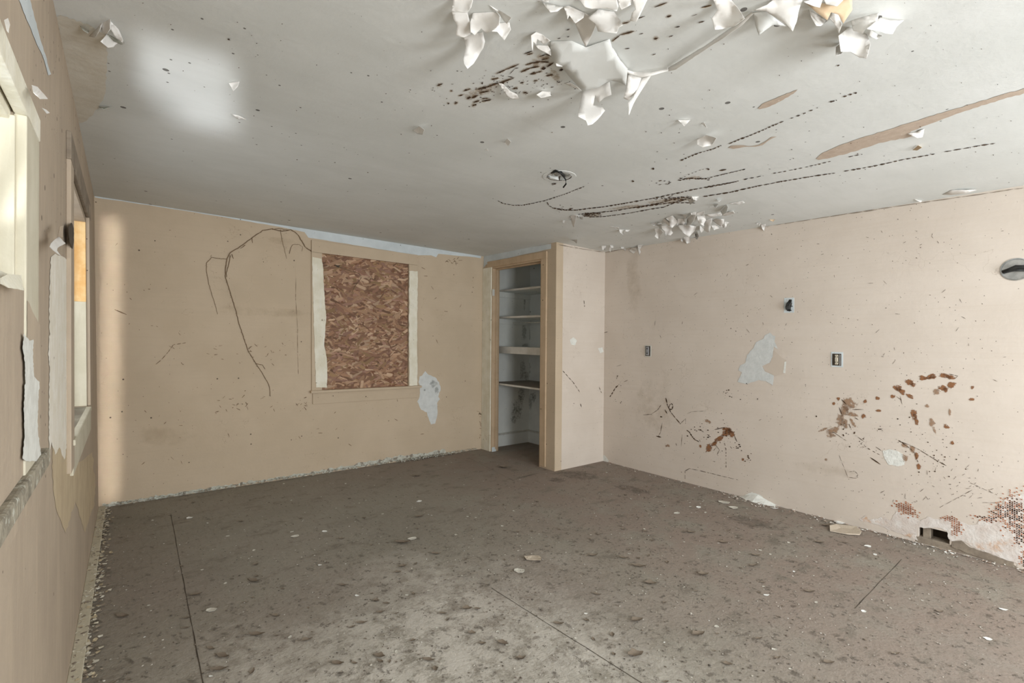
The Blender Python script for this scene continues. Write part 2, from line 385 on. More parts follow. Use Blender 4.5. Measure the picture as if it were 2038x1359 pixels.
wcs = panel('wall_closet_side', 1, YC, .09, (XC+.1, XR), (0, H), [], m_right)
# painted plaster inside the closet
ci = MB().box((XC+.1, YB-.012, 0), (XR, YB, H)).build('wall_closet_back', m_closet); tag(ci, kind='structure')
cr = MB().box((XR-.012, YC+.09, 0), (XR, YB, H)).build('wall_closet_right', m_closet); tag(cr, kind='structure')
cn = MB().box((XC+.1, YC+.09, 0), (XR, YC+.1, H)).build('wall_closet_near', m_closet); tag(cn, kind='structure')
# dark cavity behind the hole in the right wall
cav = MB(); cav.box((XR+.12, HOLE[0]-.1, -.05), (XR+.13, HOLE[1]+.1, .3)); tag(cav.build('wall_cavity', m_void), kind='structure')

# ------------------------------------------------------------------ closet doorway, shelves
d1 = empty('door_1', (XC, (DY0+DY1)/2, 0), kind='structure')
def bar(name, a, b, m, parent, bevel=.003, label=None):
    o = MB().box(a, b).build(name, m, parent, bevel=bevel)
    if label: o['label'] = label
    return o
bar('door_casing', (XC-.018, YB-.185, 0), (XC, YB-.001, DZ+.0), m_cream, d1, label='side casing with chipped cream paint')
bar('door_casing', (XC-.018, DY0-.085, .02), (XC, DY0+.0, DZ), m_trimtan, d1)
bar('door_casing', (XC-.018, DY0-.085, DZ), (XC, YB-.10, DZ+.075), m_trimtan, d1)
bar('door_jamb', (XC-.006, DY1-.02, 0), (XC+.1, DY1+.001, DZ), m_trimtan, d1)
bar('door_stop', (XC+.04, DY1-.034, .03), (XC+.075, DY1-.02, DZ), m_trimtan, d1)
bar('door_jamb', (XC-.006, DY0-.001, 0), (XC+.1, DY0+.018, DZ), m_trimtan, d1)
bar('door_jamb', (XC-.006, DY0, DZ-.02), (XC+.1, DY1, DZ+.001), m_trimtan, d1)
bar('door_stop', (XC+.04, DY0+.018, DZ-.034), (XC+.075, DY1-.02, DZ-.02), m_trimtan, d1)
hg = MB().box((XC-.012, DY1-.024, 1.93), (XC+.02, DY1-.018, 2.01)); hg.tube([(XC-.012, DY1-.026, 1.93), (XC-.012, DY1-.026, 2.01)], .005)
tag(hg.build('hinge', m_metalpaint, d1), 'painted over hinge leaf')
bar('plinth', (XC-.004, DY1-.03, 0), (XC+.06, DY1-.018, .055), m_white, d1, label='pale blue unpainted foot of the jamb')
decal('bare_primer_strip', [(957, 512), (972, 508), (1035, 496), (1097, 485), (1097, 495), (1035, 508), (985, 521), (967, 527), (958, 540)], 0, XC, m_white, wcf, .5, 12, 'unpainted pale blue strip over the closet door')
def zcorner(px, py): return at(px, py, 1, YB-.012)[2]
def shelf(name_label, zt, xf, th, m_edge, topm, group=None):
    r = empty('closet_shelf', (xf, 3.8, zt-th), name_label, 'shelf', group)
    MB().box((xf+.004, YC+.101, zt-min(th, .022)), (XR-.013, YB-.0125, zt)).build('shelf_board', topm, r)
    o = MB().box((xf-.004, YC+.101, zt-th-.001), (xf+.004, YB-.0125, zt+.001)).build('front_edge', m_edge, r, bevel=.002); o['label'] = 'pale painted front edge'
    return r
ZS = [zcorner(1045, 586)+.022, zcorner(1044, 637)+.022, 1.303, zcorner(1043, 757)]
XF = [at(1076, 569, 2, ZS[0])[0], at(1077, 627, 2, ZS[1])[0], 3.90, at(1078, 774, 2, ZS[3])[0]]
for k, (lab, th) in enumerate((('top shelf of the doorless corner closet, seen from below', .022), ('second corner closet shelf, just above the thin hanging rod', .022), ('corner closet shelf with a deep pale front board at mid height', .085), ('lowest corner closet shelf, its dusty top in view', .02))):
    shelf(lab, ZS[k], min(4.12, max(XC+.12, XF[k])), th, m_shelf, m_shelftop if k == 3 else m_closet, 'shelves in the corner closet')
for k, zt in enumerate(ZS[:2]):
    t = bar('shelf_cleat', (XC+.1, YB-.034, zt-.09), (XR-.013, YB-.013, zt-.022), m_closet, ci)
rod = empty('closet_rod', (4.14, 3.8, 1.6), 'thin metal hanging rod under the second closet shelf', 'rod')
ra = at(1009, 643, 0, 4.16); rb = at(1076, 641, 0, 4.16)
MB().tube([(4.16, ra[1]+.01, ra[2]-.03), (4.16, ra[1], ra[2]-.004), (4.16, ra[1]-.02, ra[2]), (4.16, YC+.101, (ra[2]+rb[2])/2)], .008, 8).build('rod', m_metalpaint, rod, smooth=True)
MB().box((4.15, ra[1]+.0, ra[2]-.03), (4.17, ra[1]+.015, ZS[1]-.023)).build('bracket', m_black, rod)
for nm, a, b in (('baseboard_closet_back', (XC+.1, YB-.03, 0), (XR-.012, YB-.012, .15)), ('baseboard_closet_right', (XR-.03, YC+.1, 0), (XR-.012, YB-.03, .15))):
    tag(MB().box(a, b).build(nm, m_closet, bevel=.003), kind='structure')
for nm, a, b in (('trim_1', (XC+.1, YB-.042, .15), (XR-.012, YB-.012, .172)), ('trim_2', (XR-.042, YC+.1, .15), (XR-.012, YB-.042, .172))):
    tag(MB().box(a, b).build(nm, m_metalpaint, bevel=.004), kind='structure')
sm = Smear(1, YB-.012)
for b in ((1043, 660, 7, 30, 0), (1045, 690, 10, 12, 0), (1040, 735, 9, 30, 3), (1047, 748, 7, 16, 0), (1032, 805, 16, 30, 12), (1028, 822, 18, 20, 0), (1038, 785, 11, 22, 0), (1022, 835, 9, 12, 0), (1043, 875, 5, 12, 0), (1044, 600, 3, 30, 0)): sm.blob(*b)
sm.build('mold_stain', m_mold, ci, 'grey mould down the closet corner')
sm = Smear(0, XR-.012)
for b in ((1052, 735, 7, 28, 0), (1052, 665, 6, 26, 0), (1055, 800, 7, 26, 0), (1062, 790, 8, 16, 0)): sm.blob(*b)
sm.build('mold_stain', m_mold, cr, 'grey mould down the closet corner')

# ------------------------------------------------------------------ boarded back window
wn = empty('window_1', ((WB[0]+WB[1])/2, YB, WB[2]), kind='structure')
P = lambda px, py: at(px, py, 1, YB)
def prism_xz(name, pts, y0, y1, m, parent, amp=0, seg=6, label=None, onpx=True):
    ps = jag(pts, amp, seg) if amp else pts
    v2, f2 = tri(ps); n = len(v2); q = [P(*p) for p in v2]
    vs = [(p[0], y0, p[2]) for p in q]+[(p[0], y1, p[2]) for p in q]
    from collections import Counter
    ec = Counter(); 
    for f in f2:
        for i in range(len(f)): ec[tuple(sorted((f[i], f[(i+1) % len(f)])))] += 1
    fs = list(f2)+[tuple(i+n for i in f) for f in f2]+[(a, b, b+n, a+n) for (a, b), c in ec.items() if c == 1]
    o = mesh_obj(name, vs, fs, m, parent)
    bm = bmesh.new(); bm.from_mesh(o.data); bmesh.ops.recalc_face_normals(bm, faces=bm.faces); bm.to_mesh(o.data); bm.free()
    if label: o['label'] = label
    return o
x0, x1, zb, zt = WB
bar('head_casing', (x0-.10, YB-.018, zt-.002), (x1+.105, YB, zt+.115), m_back, wn, .002)
bar('side_casing', (x0-.10, YB-.016, zb), (x0-.0, YB, zt-.003), m_back, wn, .002)
bar('side_casing', (x1, YB-.016, zb), (x1+.105, YB, zt-.003), m_back, wn, .002)
L1 = Z(380, 430, 3.088, [(742, 252), (800, 265), (810, 330), (812, 420), (818, 520), (828, 620), (822, 700), (815, 790), (830, 870), (833, 960), (832, 1052), (765, 1052), (760, 900), (752, 700), (748, 500), (744, 380)])
prism_xz('paint_edge', L1, YB-.022, YB-.014, m_cream, wn, .7, 5, 'inner casing strip of chipped cream and white paint')
L2 = Z(380, 430, 3.088, [(1336, 338), (1388, 340), (1386, 500), (1384, 700), (1386, 1040), (1338, 1042), (1334, 800), (1335, 560)])
prism_xz('paint_edge', L2, YB-.024, YB-.014, m_cream, wn, .6, 5, 'right casing strip of chipped white paint')
bar('sill', (x0-.115, YB-.05, zb-.022), (x1+.15, YB+.02, zb+.002), m_back, wn, .003)
bar('apron', (x0-.09, YB-.014, zb-.135), (x1+.115, YB, zb-.022), m_back, wn, .002)
# oriented strand board: overlapping wood strands pressed into one sheet
mb = MB(); mb.add([(x0+.001, YB+.012, zb), (x1-.001, YB+.012, zb), (x1-.001, YB+.012, zt), (x0+.001, YB+.012, zt), (x0+.001, YB+.03, zb), (x1-.001, YB+.03, zb), (x1-.001, YB+.03, zt), (x0+.001, YB+.03, zt)],
                  [(0, 1, 2, 3), (7, 6, 5, 4), (0, 4, 5, 1), (2, 6, 7, 3), (1, 5, 6, 2), (0, 3, 7, 4)], (.20, .10, .06))
rs = random.Random(3)
pal = [(.34, .20, .125), (.29, .165, .105), (.40, .25, .16), (.25, .14, .095), (.33, .195, .145), (.44, .29, .19), (.31, .20, .11), (.20, .115, .075), (.50, .35, .24)]
for i in range(2300):
    cx = rs.uniform(x0, x1); cz = rs.uniform(zb, zt); L_ = rs.uniform(.05, .15); w_ = rs.uniform(.010, .034)
    a = rs.gauss(0, .5) + (rs.choice((-1, 1))*.9 if rs.random() < .1 else 0)
    yy = YB+.012-.00002-.0000018*i; c = rs.choice(pal); k = rs.uniform(.72, 1.15); c = tuple(v*k for v in c)
    pts = [(-1, -.3), (-.8, -1), (.7, -.9), (1, .1), (.8, .9), (-.75, 1)]
    tl = rs.uniform(-.006, .006)
    vs = []
    for (u, v) in pts:
        u += rs.uniform(-.15, .15); v += rs.uniform(-.3, .3)
        X = cx+.5*L_*u*math.cos(a)-.5*w_*v*math.sin(a); Zz = cz+.5*L_*u*math.sin(a)+.5*w_*v*math.cos(a)
        vs.append((min(max(X, x0+.001), x1-.001), yy+tl*v*.03, min(max(Zz, zb), zt)))
    mb.add(vs, [tuple(range(6))], c)
osb = mesh_obj('strand_board', mb.v, mb.f, attr_mat('strand_board_wood'), None, mb.c)
tag(osb, 'reddish brown oriented strand board closing the back window', 'board')

# ------------------------------------------------------------------ skins and marks on the back wall
decal('bare_primer_strip', [(188, 389), (300, 405), (450, 428), (600, 452), (700, 466), (830, 489), (950, 504), (957, 508), (957, 514), (945, 512), (872, 505), (868, 512), (858, 508), (830, 508), (720, 490), (614, 473), (606, 462), (560, 452), (450, 433), (300, 409), (189, 393)], 1, YB, m_white, wb, .4, 14, 'pale blue unpainted strip under the ceiling')
decal('bare_plaster_patch', Z(380, 430, 3.088, [(1440, 952), (1460, 975), (1500, 990), (1525, 1020), (1535, 1060), (1520, 1110), (1530, 1125), (1512, 1150), (1515, 1210), (1500, 1275), (1475, 1280), (1460, 1240), (1450, 1205), (1415, 1190), (1390, 1140), (1405, 1110), (1408, 1060), (1398, 1020), (1405, 985), (1420, 980)]), 1, YB, m_plaster, wb, .8, 4, 'pale plaster patch beside the boarded window')
sm = Smear(1, YB, off=.004)
for b in ((1490, 1030, 38, 34, 30), (1510, 1070, 22, 40, 0), (1435, 1068, 10, 10, 0)): sm.blob(380+b[0]/3.088, 430+b[1]/3.088, b[2]/3.088, b[3]/3.088, b[4])
sm.build('mold_stain', m_mold, wb, 'grey mould on the plaster patch')
st = Strokes(1, YB)
rs = random.Random(11)
for (bx, by, n, sx, sy) in ((470, 800, 26, 45, 30), (600, 805, 10, 12, 10), (440, 720, 10, 70, 40), (530, 700, 14, 40, 25), (850, 600, 10, 60, 60), (300, 600, 10, 70, 120), (330, 850, 10, 90, 60), (700, 850, 8, 100, 25), (955, 850, 16, 4, 40), (905, 520, 5, 12, 5)):
    for i in range(n):
        x = rs.gauss(bx, sx*.6); y = rs.gauss(by, sy*.6); a = rs.uniform(-1.2, 1.2); l = rs.uniform(2, 9)
        if x < 210 or x > 955: continue
        st.dash(x, y, x+l*math.cos(a), y+l*math.sin(a), rs.uniform(.7, 1.5))
st.line(Z(380, 430, 3.088, [(645, 380), (643, 500), (655, 690), (655, 830), (660, 970)]), .8, (14, 40), (0.5, 3))
st.line([(310, 725), (322, 715), (335, 700), (345, 686), (370, 682)], 1.4, (5, 14), (1, 3))
st.line([(336, 688), (348, 694)], 1.2)
st.dash(228, 616, 252, 626, 3)
st.line(Z(380, 430, 3.088, [(915, 1085), (1000, 1078), (1100, 1076), (1205, 1082)]), 1.6, (20, 40), (.3, 1))
st.line(Z(380, 430, 3.088, [(1255, 1045), (1268, 1075), (1262, 1110), (1270, 1140)]), 1.2, (6, 14), (.5, 1))
st.line([(886, 522), (893, 516), (900, 525), (905, 518), (908, 528)], 1.0, (5, 9), (.5, 1))
st.build('scratch_marks', m_vine, wb, 'dark scratches and insect marks')
sm = Smear(1, YB, off=.0012)
for b in ((520, 620, 180, 16, 2), (640, 690, 40, 50, 0), (330, 870, 90, 30, 0), (560, 480, 60, 12, 8)): sm.blob(*b, peak=.8)
sm.build('grime', m_dust, wb)

# ------------------------------------------------------------------ dried vines on the back wall
def vine(label, paths, r, hairs=.0, seed=1):
    rs = random.Random(seed); a0 = P(*paths[0][0]); root = empty('dried_vine', (a0[0], YB-.01, a0[2]), label, 'vine', 'dried vines on the back wall')
    for pi, path in enumerate(paths):
        mb = MB(); pts = []
        for i in range(len(path)-1):
            n = max(2, int(math.dist(path[i], path[i+1])/4))
            for k in range(n):
                t = k/n; q = P(path[i][0]+(path[i+1][0]-path[i][0])*t+rs.uniform(-.5, .5), path[i][1]+(path[i+1][1]-path[i][1])*t+rs.uniform(-.5, .5))
                q[1] = YB-.006-rs.uniform(0, .004); pts.append(q)
        mb.tube(pts, r if pi == 0 else r*.75, 5, .55)
        if hairs:
            for q in pts:
                if rs.random() < hairs:
                    e = q+Vector((rs.uniform(-.014, .014), rs.uniform(-.006, 0), rs.uniform(-.012, .012))); mb.tube([q, (q+e)/2+Vector((0, 0, .002)), e], r*.5, 4, .4)
        mb.build('vine_stem' if pi == 0 else 'side_tendril', m_vine, root)
    return root
zz = lambda pts: Z(380, 430, 3.088, pts)
vine('long dried vine arching from the boarded window and hanging down the tan wall', [zz([(800, 270), (775, 245), (740, 215), (700, 190), (660, 120), (640, 98), (612, 84), (560, 95), (500, 80), (440, 90), (380, 130), (300, 190), (240, 225), (222, 260), (210, 330), (212, 380), (235, 450), (270, 560), (295, 660), (325, 750), (350, 825), (400, 910), (440, 970), (480, 1040), (488, 1120)]),
     zz([(240, 240), (232, 300), (216, 350), (222, 390)]), zz([(500, 82), (540, 76), (580, 84), (620, 86)]), zz([(735, 215), (760, 232), (782, 228)]), zz([(375, 135), (378, 180)]), zz([(250, 235), (268, 278)]), zz([(330, 180), (290, 208)]), zz([(400, 905), (440, 915), (462, 955)]), zz([(355, 815), (385, 790)])], .0042, .35, 5)
vine('short dried tendril hanging left of the long vine on the tan wall', [zz([(218, 265), (170, 262), (125, 255), (95, 290), (95, 340), (110, 420), (140, 520), (168, 615)]), zz([(122, 252), (120, 238)])], .0024, .35, 6)
vine('thin pale dried tendril dropping from the top of the vine arch', [zz([(550, 85), (560, 150), (575, 210), (590, 275)])], .002, .3, 7)
vine('small forked dried tendril just above the window corner', [zz([(605, 230), (610, 200), (625, 175), (665, 175), (685, 190), (680, 230)])], .002, .5, 8)
tw = empty('dead_twig', (2.0, YB, 2.08), 'dark dead twig stuck to the top of the strand board', 'twig')
q = [P(380+x/3.088, 430+y/3.088) for x, y in [(885, 305), (930, 318), (985, 338), (1035, 352), (1048, 380), (1010, 430), (990, 470)]]
for p in q: p[1] = YB+.002
MB().tube(q, .0035, 5, .5).build('stem', m_vine, tw)
q = [P(380+x/3.088, 430+y/3.088) for x, y in [(882, 300), (915, 305), (905, 318)]]
mesh_obj('leaf', [(a[0], YB-.001-.004*i, a[2]) for i, a in enumerate(q)], [(0, 1, 2)], m_void, tw)

# ------------------------------------------------------------------ left wall windows
def left_window(n, Wd, z_meet, casing_w, label=''):
    y0, y1, z0, z1 = Wd
    r = empty('window_%d' % n, (0, (y0+y1)/2, z0), kind='structure'); 
    return r, y0, y1, z0, z1
# near window (window_2)
r, y0, y1, z0, z1 = left_window(2, W1, 1.47, .14)
bar('side_casing', (0, y1-.005, z0-.02), (.02, y1+.175, z1-.012), m_creams, r, .003)
bar('side_casing', (0, y0-.125, z0-.02), (.02, y0, z1-.012), m_creams, r, .003)
bar('head_casing', (0, y0-.13, z1-.012), (.022, y1+.175, z1+.042), m_cream, r, .003)
bar('head_stop', (-.03, y0, z1-.03), (-.004, y1, z1-.001), m_cream, r, .002)
bar('jamb_board', (-.14, y1-.016, z0), (.004, y1+.0, z1-.02), m_creams, r, .002)
bar('jamb_board', (-.14, y0, z0), (.004, y0+.016, z1-.02), m_creams, r, .002)
bar('window_stop', (-.06, y1-.04, z0), (-.03, y1-.016, z1-.03), m_creams, r, .002)
bar('lower_panel', (-.026, y0+.01, z0+.0), (.017, y1-.006, 1.475), m_left, r, .002, 'tan panel closing the lower half')
bar('meeting_rail', (-.032, y0+.02, 1.475), (.010, y1-.012, 1.492), m_cream, r, .002)
bar('upper_sash_frame', (-.085, y0+.016, 1.47), (-.062, y1-.016, 1.515), m_creams, r, .002)
bar('upper_sash_frame', (-.085, y1-.06, 1.47), (-.062, y1-.016, z1-.02), m_creams, r, .002)
bar('upper_sash_frame', (-.085, y0+.016, z1-.065), (-.062, y1-.016, z1-.02), m_creams, r, .002)
mesh_obj('pane', [(-.075, y0+.02, 1.5), (-.075, y1-.05, 1.5), (-.075, y1-.05, z1-.05), (-.075, y0+.02, z1-.05)], [(0, 1, 2, 3)], m_glass, r)
bar('sill', (-.1, y0-.12, z0-.045), (.03, y1+.30, z0-.0), m_sill, r, .006, 'sill coated with mould and debris')
bar('apron', (0, y0-.1, z0-.12), (.008, y1+.20, z0-.045), m_left, r, .003)
# far window (window_3)
r3, y0, y1, z0, z1 = left_window(3, W2, 1.55, .1)
bar('side_casing', (0, y0-.14, z0-.12), (.015, y0, z1+.03), m_left, r3, .003)
bar('side_casing', (0, y1+.0, z0), (.016, y1+.14, z1+.12), m_left, r3, .003)
bar('head_casing', (0, y0-.14, z1+.03), (.016, y1+.14, z1+.14), m_wood, r3, .003, 'stained head casing')
bar('jamb_board', (-.14, y1-.015, z0), (.0, y1, 1.56), m_creams, r3, .002)
bar('jamb_board', (-.14, y1-.015, 1.56), (.0, y1, z1), m_raw, r3, .002, 'raw orange wood at the top of the jamb')
bar('jamb_board', (-.14, y0, z0), (.0, y0+.015, z1), m_creams, r3, .002)
bar('window_stop', (-.08, y1-.035, z0), (-.06, y1-.015, z1), m_creams, r3, .002)
bar('sill', (-.14, y0-.06, z0-.025), (.022, y1-.05, z0), m_creams, r3, .004)
bar('apron', (0, y0-.0, z0-.16), (.012, y1+.1, z0-.025), m_creams, r3, .003)
# flaking paint down the near casings
def lskin(name, pts, m, amp=.8, seg=6, lab=None, off=.003): return decal(name, pts, 0, off, m, wl, amp, seg, lab, 1, 0)
lskin('casing_shade_patch', [(54, 598), (58, 602), (66, 622), (80, 648), (80.5, 760), (80, 915), (54, 918), (54, 760)], m_left, .4, 7, 'shaded lower part of the casing, shade put in as tan', .0206)  # shade on the lower casing, laid on as a darker colour
lskin('bare_plaster_patch', Z(0, 640, 3.673, [(175, 85), (215, 140), (245, 130), (240, 250), (250, 400), (290, 440), (280, 600), (275, 780), (300, 960), (310, 1020), (190, 1020), (165, 1000), (180, 820), (175, 620), (185, 420), (178, 250), (165, 180)]), m_plastw, .9, 4, 'strip of bare white plaster beside the near window', .0215)
lskin('lit_chipped_paint_patch', [(101, 512), (110, 505), (128, 512), (138, 520), (140, 640), (141, 780), (140, 930), (134, 880), (128, 915), (118, 890), (110, 905), (103, 880), (98, 900), (97, 820), (99, 740), (96, 700), (99, 660), (98, 600), (100, 560)], mat('beam_lit_flaking_paint', (.86, .83, .76), (.78, .74, .64), 12, bump=.003, streak=((60, 60, 5), .75, (.62, .54, .42)), c3=(.22, .17, .12), c3s=16, c3w=(.68, .71)), 1.3, 5, 'chipped paint between the windows, beam light put into its white', .0012)  # real chips and cracks, but the beam falling here is put into the white
lskin('run_stain', [(104, 890), (140, 880), (146, 930), (150, 925), (176, 905), (184, 900), (190, 960), (186, 1010), (170, 1060), (150, 1000), (130, 1060), (112, 1010), (104, 950)], mat('ochre_runs', (.56, .46, .31), (.48, .38, .26), 8, streak=((30, 30, 2), .5, (.66, .57, .40))), 2.0, 7, 'ochre water runs under the windows', .0008)
lskin('paint_stain', [(136, 452), (143, 443), (147, 455), (147, 482), (144, 496), (138, 480)], m_void, .6, 4, 'dark worn spot on the casing', .0165)
# gritty paint rubble and bare ledge along the foot of the left wall
rub = MB(); rs = random.Random(5)
for i in range(1500):
    y = rs.uniform(1.2, 4.35); x = abs(rs.gauss(0, .035))+.005; s_ = rs.uniform(.004, .014); z = rs.uniform(.001, .010)
    a = rs.uniform(0, 6.3); c = rs.choice([(.62, .58, .48), (.48, .44, .36), (.35, .30, .24), (.7, .68, .6), (.55, .47, .33), (.25, .21, .17)])
    rub.add([(x+s_*math.cos(a+t)*rs.uniform(.6, 1.1), y+s_*math.sin(a+t)*rs.uniform(.6, 1.4), z+rs.uniform(0, .006)) for t in (0, 1.3, 2.6, 3.9, 5.2)], [(0, 1, 2, 3, 4)], c)
m_attr = attr_mat('loose_chips')
o = mesh_obj('paint_rubble', rub.v, rub.f, m_attr, None, rub.c); tag(o, 'crumbled paint rubble along the foot of the left wall', 'rubble', kind='stuff')
bl = MB().box((0, 1.0, 0), (.045, YB, .012)).build('baseboard_left', m_creams, bevel=.003); tag(bl, kind='structure')
rub = MB()
for i in range(900):
    t = rs.random(); x = rs.uniform(.02, 3.6); y = YB-abs(rs.gauss(0, .014))-.003
    if rs.random() < .3: x = rs.gauss(2.95, .22); y -= abs(rs.gauss(0, .03))
    x = min(x, 3.66)
    s_ = rs.uniform(.004, .013); a = rs.uniform(0, 6.3); z = rs.uniform(.001, .02)
    c = rs.choice([(.60, .64, .58), (.48, .50, .45), (.66, .66, .6), (.40, .36, .29), (.3, .27, .22)])
    rub.add([(x+s_*math.cos(a+t)*rs.uniform(.6, 1.4), min(YB-.002, y+s_*math.sin(a+t)*.6), z+rs.uniform(0, .012)) for t in (0, 1.3, 2.6, 3.9, 5.2)], [(0, 1, 2, 3, 4)], c)
o = mesh_obj('plaster_crumbs', rub.v, rub.f, m_attr, None, rub.c); tag(o, 'pale plaster crumbs along the foot of the back wall', 'rubble', kind='stuff')
m_base = mat('broken_plaster_edge', (.56, .57, .51), (.42, .41, .35), 25, bump=.003, c3=(.24, .21, .17), c3s=18, c3w=(.52, .58))
decal('bare_base_strip', [(203, 1003), (300, 988), (450, 965), (600, 942), (740, 917), (790, 908), (860, 899), (885, 894), (888, 901), (860, 908), (800, 916), (700, 932), (560, 952), (400, 979), (206, 1010)], 1, YB, m_base, wb, 2.4, 5, 'broken greenish plaster edge at the foot of the wall')

# ------------------------------------------------------------------ right wall: bare patches, stains
cg = Strokes(0, XR); cg.line([(1203, 503), (1300, 484), (1400, 468), (1560, 445), (1750, 416), (1900, 394), (2037, 374)], 1.8, (14, 60), (.5, 3), .8)  # dark broken line drawn along the top of the wall
cg.build('ceiling_line', m_wood, wr, 'thin dark line under the ceiling')
cg = Strokes(1, YC); cg.line([(1112, 487), (1150, 494), (1201, 502)], 1.5, (10, 40), (.5, 2), .5); cg.build('ceiling_line', m_wood, wcs)
D = lambda n, pts, m, amp=.9, seg=5, lab=None, off=.0018: decal(n, pts, 0, XR, m, wr, amp, seg, lab, -1, off)
zb2 = lambda pts: Z(1240, 540, 4.076, pts)
D('bare_plaster_patch', zb2([(1195, 495), (1215, 520), (1235, 525), (1230, 570), (1260, 630), (1225, 610), (1215, 690), (1190, 740), (1130, 770), (1150, 810), (1225, 845), (1215, 925), (1160, 890), (1100, 880), (1060, 895), (1000, 915), (930, 895), (965, 820), (935, 800), (950, 765), (990, 745), (1005, 680), (1060, 620), (1080, 575), (1140, 545), (1150, 520)]), m_plaster, .6, 4, 'fish shaped patch of bare grey plaster')
D('worn_paint_patch', zb2([(1225, 640), (1290, 700), (1325, 720), (1310, 830), (1235, 850), (1150, 805), (1135, 770), (1190, 745), (1215, 690)]), mat('worn_paint', (.59, .515, .44), (.56, .485, .41), 6), .5, 5, 'dull worn patch beside the bare plaster', .0012)
D('bare_plaster_patch', zb2([(1310, 735), (1325, 730), (1318, 825), (1300, 825)]), m_plastw, .3, 4)
D('bare_plaster_patch', [(1757, 897), (1770, 894), (1785, 897), (1797, 903), (1801, 916), (1800, 925), (1788, 928), (1768, 924), (1760, 912)], m_plastw, .8, 3, 'small rough white plaster patch low on the wall')
D('bare_plaster_patch', [(1195, 912), (1203, 905), (1212, 916), (1208, 922), (1198, 920)], m_plastw, .4, 3)
z4 = lambda pts: Z(1640, 900, 5.12, pts)
D('bare_plaster_patch', z4([(380, 700), (360, 680), (430, 640), (450, 690), (600, 660), (680, 690), (740, 600), (830, 640), (900, 650), (980, 700), (1060, 655), (1180, 690), (1290, 655), (1380, 700), (1500, 740), (1560, 730), (1580, 690), (1700, 655), (1790, 610), (1740, 540), (1790, 580), (1850, 470), (1990, 430), (2070, 425), (2100, 800), (2100, 1150), (1980, 1140), (1900, 1110), (1700, 1030), (1500, 960), (1440, 910), (1390, 890), (1300, 905), (1270, 880), (1250, 800), (1160, 765), (960, 768), (940, 860), (960, 900), (880, 870), (780, 830), (660, 790), (560, 740), (480, 720)]), mat('limewashed_plaster', (.70, .66, .62), (.60, .53, .48), 14, bump=.004, bscale=50, c3=(.55, .36, .24), c3s=5, c3w=(.56, .66)), 1.2, 5, 'crumbling white plaster low on the right wall')
D('bare_plaster_patch', [(1484, 984), (1497, 979), (1512, 984), (1528, 997), (1533, 1005), (1505, 999), (1480, 993)], m_plastw, .8, 3)
# expanded-metal lath print: rows of rust diamonds
la = Strokes(0, XR, off=.0035); rs = random.Random(9)
for (cx, cy, rx, ry, n) in ((2018, 1018, 24, 40, 320), (1985, 1022, 16, 20, 70), (1800, 1032, 18, 9, 110), (1903, 1062, 10, 14, 70), (1890, 1044, 18, 5, 50), (2030, 1060, 12, 22, 90), (2036, 1112, 6, 18, 40), (1965, 1035, 24, 5, 40), (1815, 1042, 16, 6, 40)):
    for i in range(n):
        u, v = rs.gauss(0, .5), rs.gauss(0, .5)
        x = cx+rx*u; y = cy+ry*v; gx = round(x/4.6)*4.6; gy = round(y/3.6)*3.6+(1.8 if round(x/4.6) % 2 else 0)+(x-2000)*.12
        la.dash(gx-1.5, gy-.9+rs.uniform(-.4, .4), gx+1.8, gy+1.1, rs.uniform(1.5, 2.8))
la.build('lath_rust_marks', mat('lath_rust', (.36, .10, .04), (.46, .20, .10), 60), wr, 'rust red diamond pattern of metal lath')
# broken sill plate seen in the hole and along the foot of the wall
bar('sole_plate', (XR+.0, HOLE[0]-.3, .0), (XR+.10, HOLE[1]+.02, .045), m_wood, wr, .002, 'grey split sole plate inside the hole')
bar('wall_stud', (XR+.02, HOLE[1]-.06, .04), (XR+.1, HOLE[1]-.02, .2), m_wood, wr, .002)
D('exposed_wood_edge', z4([(1310, 905), (1400, 900), (1480, 960), (1700, 1035), (1890, 1110), (1990, 1180), (2100, 1230), (2100, 1290), (1960, 1210), (1700, 1110), (1500, 1040), (1300, 960)]), m_wood, .9, 5, 'dark split wood showing under the crumbled plaster', .004)
sm = Smear(0, XR); sf = Smear(0, XR); rs = random.Random(21)
z3 = lambda x, y: (1280+x/3.088, 730+y/3.088)
def B(s, x, y, rx, ry, a=0): p = z3(x, y); s.blob(p[0], p[1], 1.45*rx/3.088, 1.4*ry/3.088, a)
for b in ((1720, 68, 30, 16, 10), (1765, 62, 26, 16, -20), (1785, 58, 18, 18, 0), (1855, 55, 34, 16, 10), (1890, 62, 34, 14, 15), (1640, 95, 28, 22, 30), (1660, 110, 18, 14, 20), (1565, 130, 30, 20, 20), (1590, 150, 30, 18, 40), (1640, 180, 28, 12, 35), (1845, 130, 34, 18, 5), (1895, 112, 28, 22, -20), (1860, 145, 14, 14, 0),
          (1535, 182, 16, 14, 0), (405, 498, 20, 30, 10), (440, 470, 24, 14, -40), (470, 440, 34, 16, -30), (515, 405, 34, 22, -30), (545, 412, 18, 26, -20), (515, 385, 30, 16, 0), (1665, 290, 20, 34, -10), (1680, 330, 12, 34, -15), (1863, 366, 20, 14, 20), (1900, 468, 14, 12, 30), (1695, 612, 14, 22, -20),
          (1365, 212, 12, 12, 0), (1442, 193, 15, 11, 0), (1448, 269, 20, 9, 5), (1355, 303, 16, 16, 0), (1172, 226, 11, 11, 0), (1201, 196, 12, 10, 0), (614, 568, 9, 10, 0), (352, 488, 8, 12, 0), (2025, 125, 12, 12, 0), (2020, 200, 20, 10, 0), (1680, 545, 12, 26, -10)): B(sm, *b)
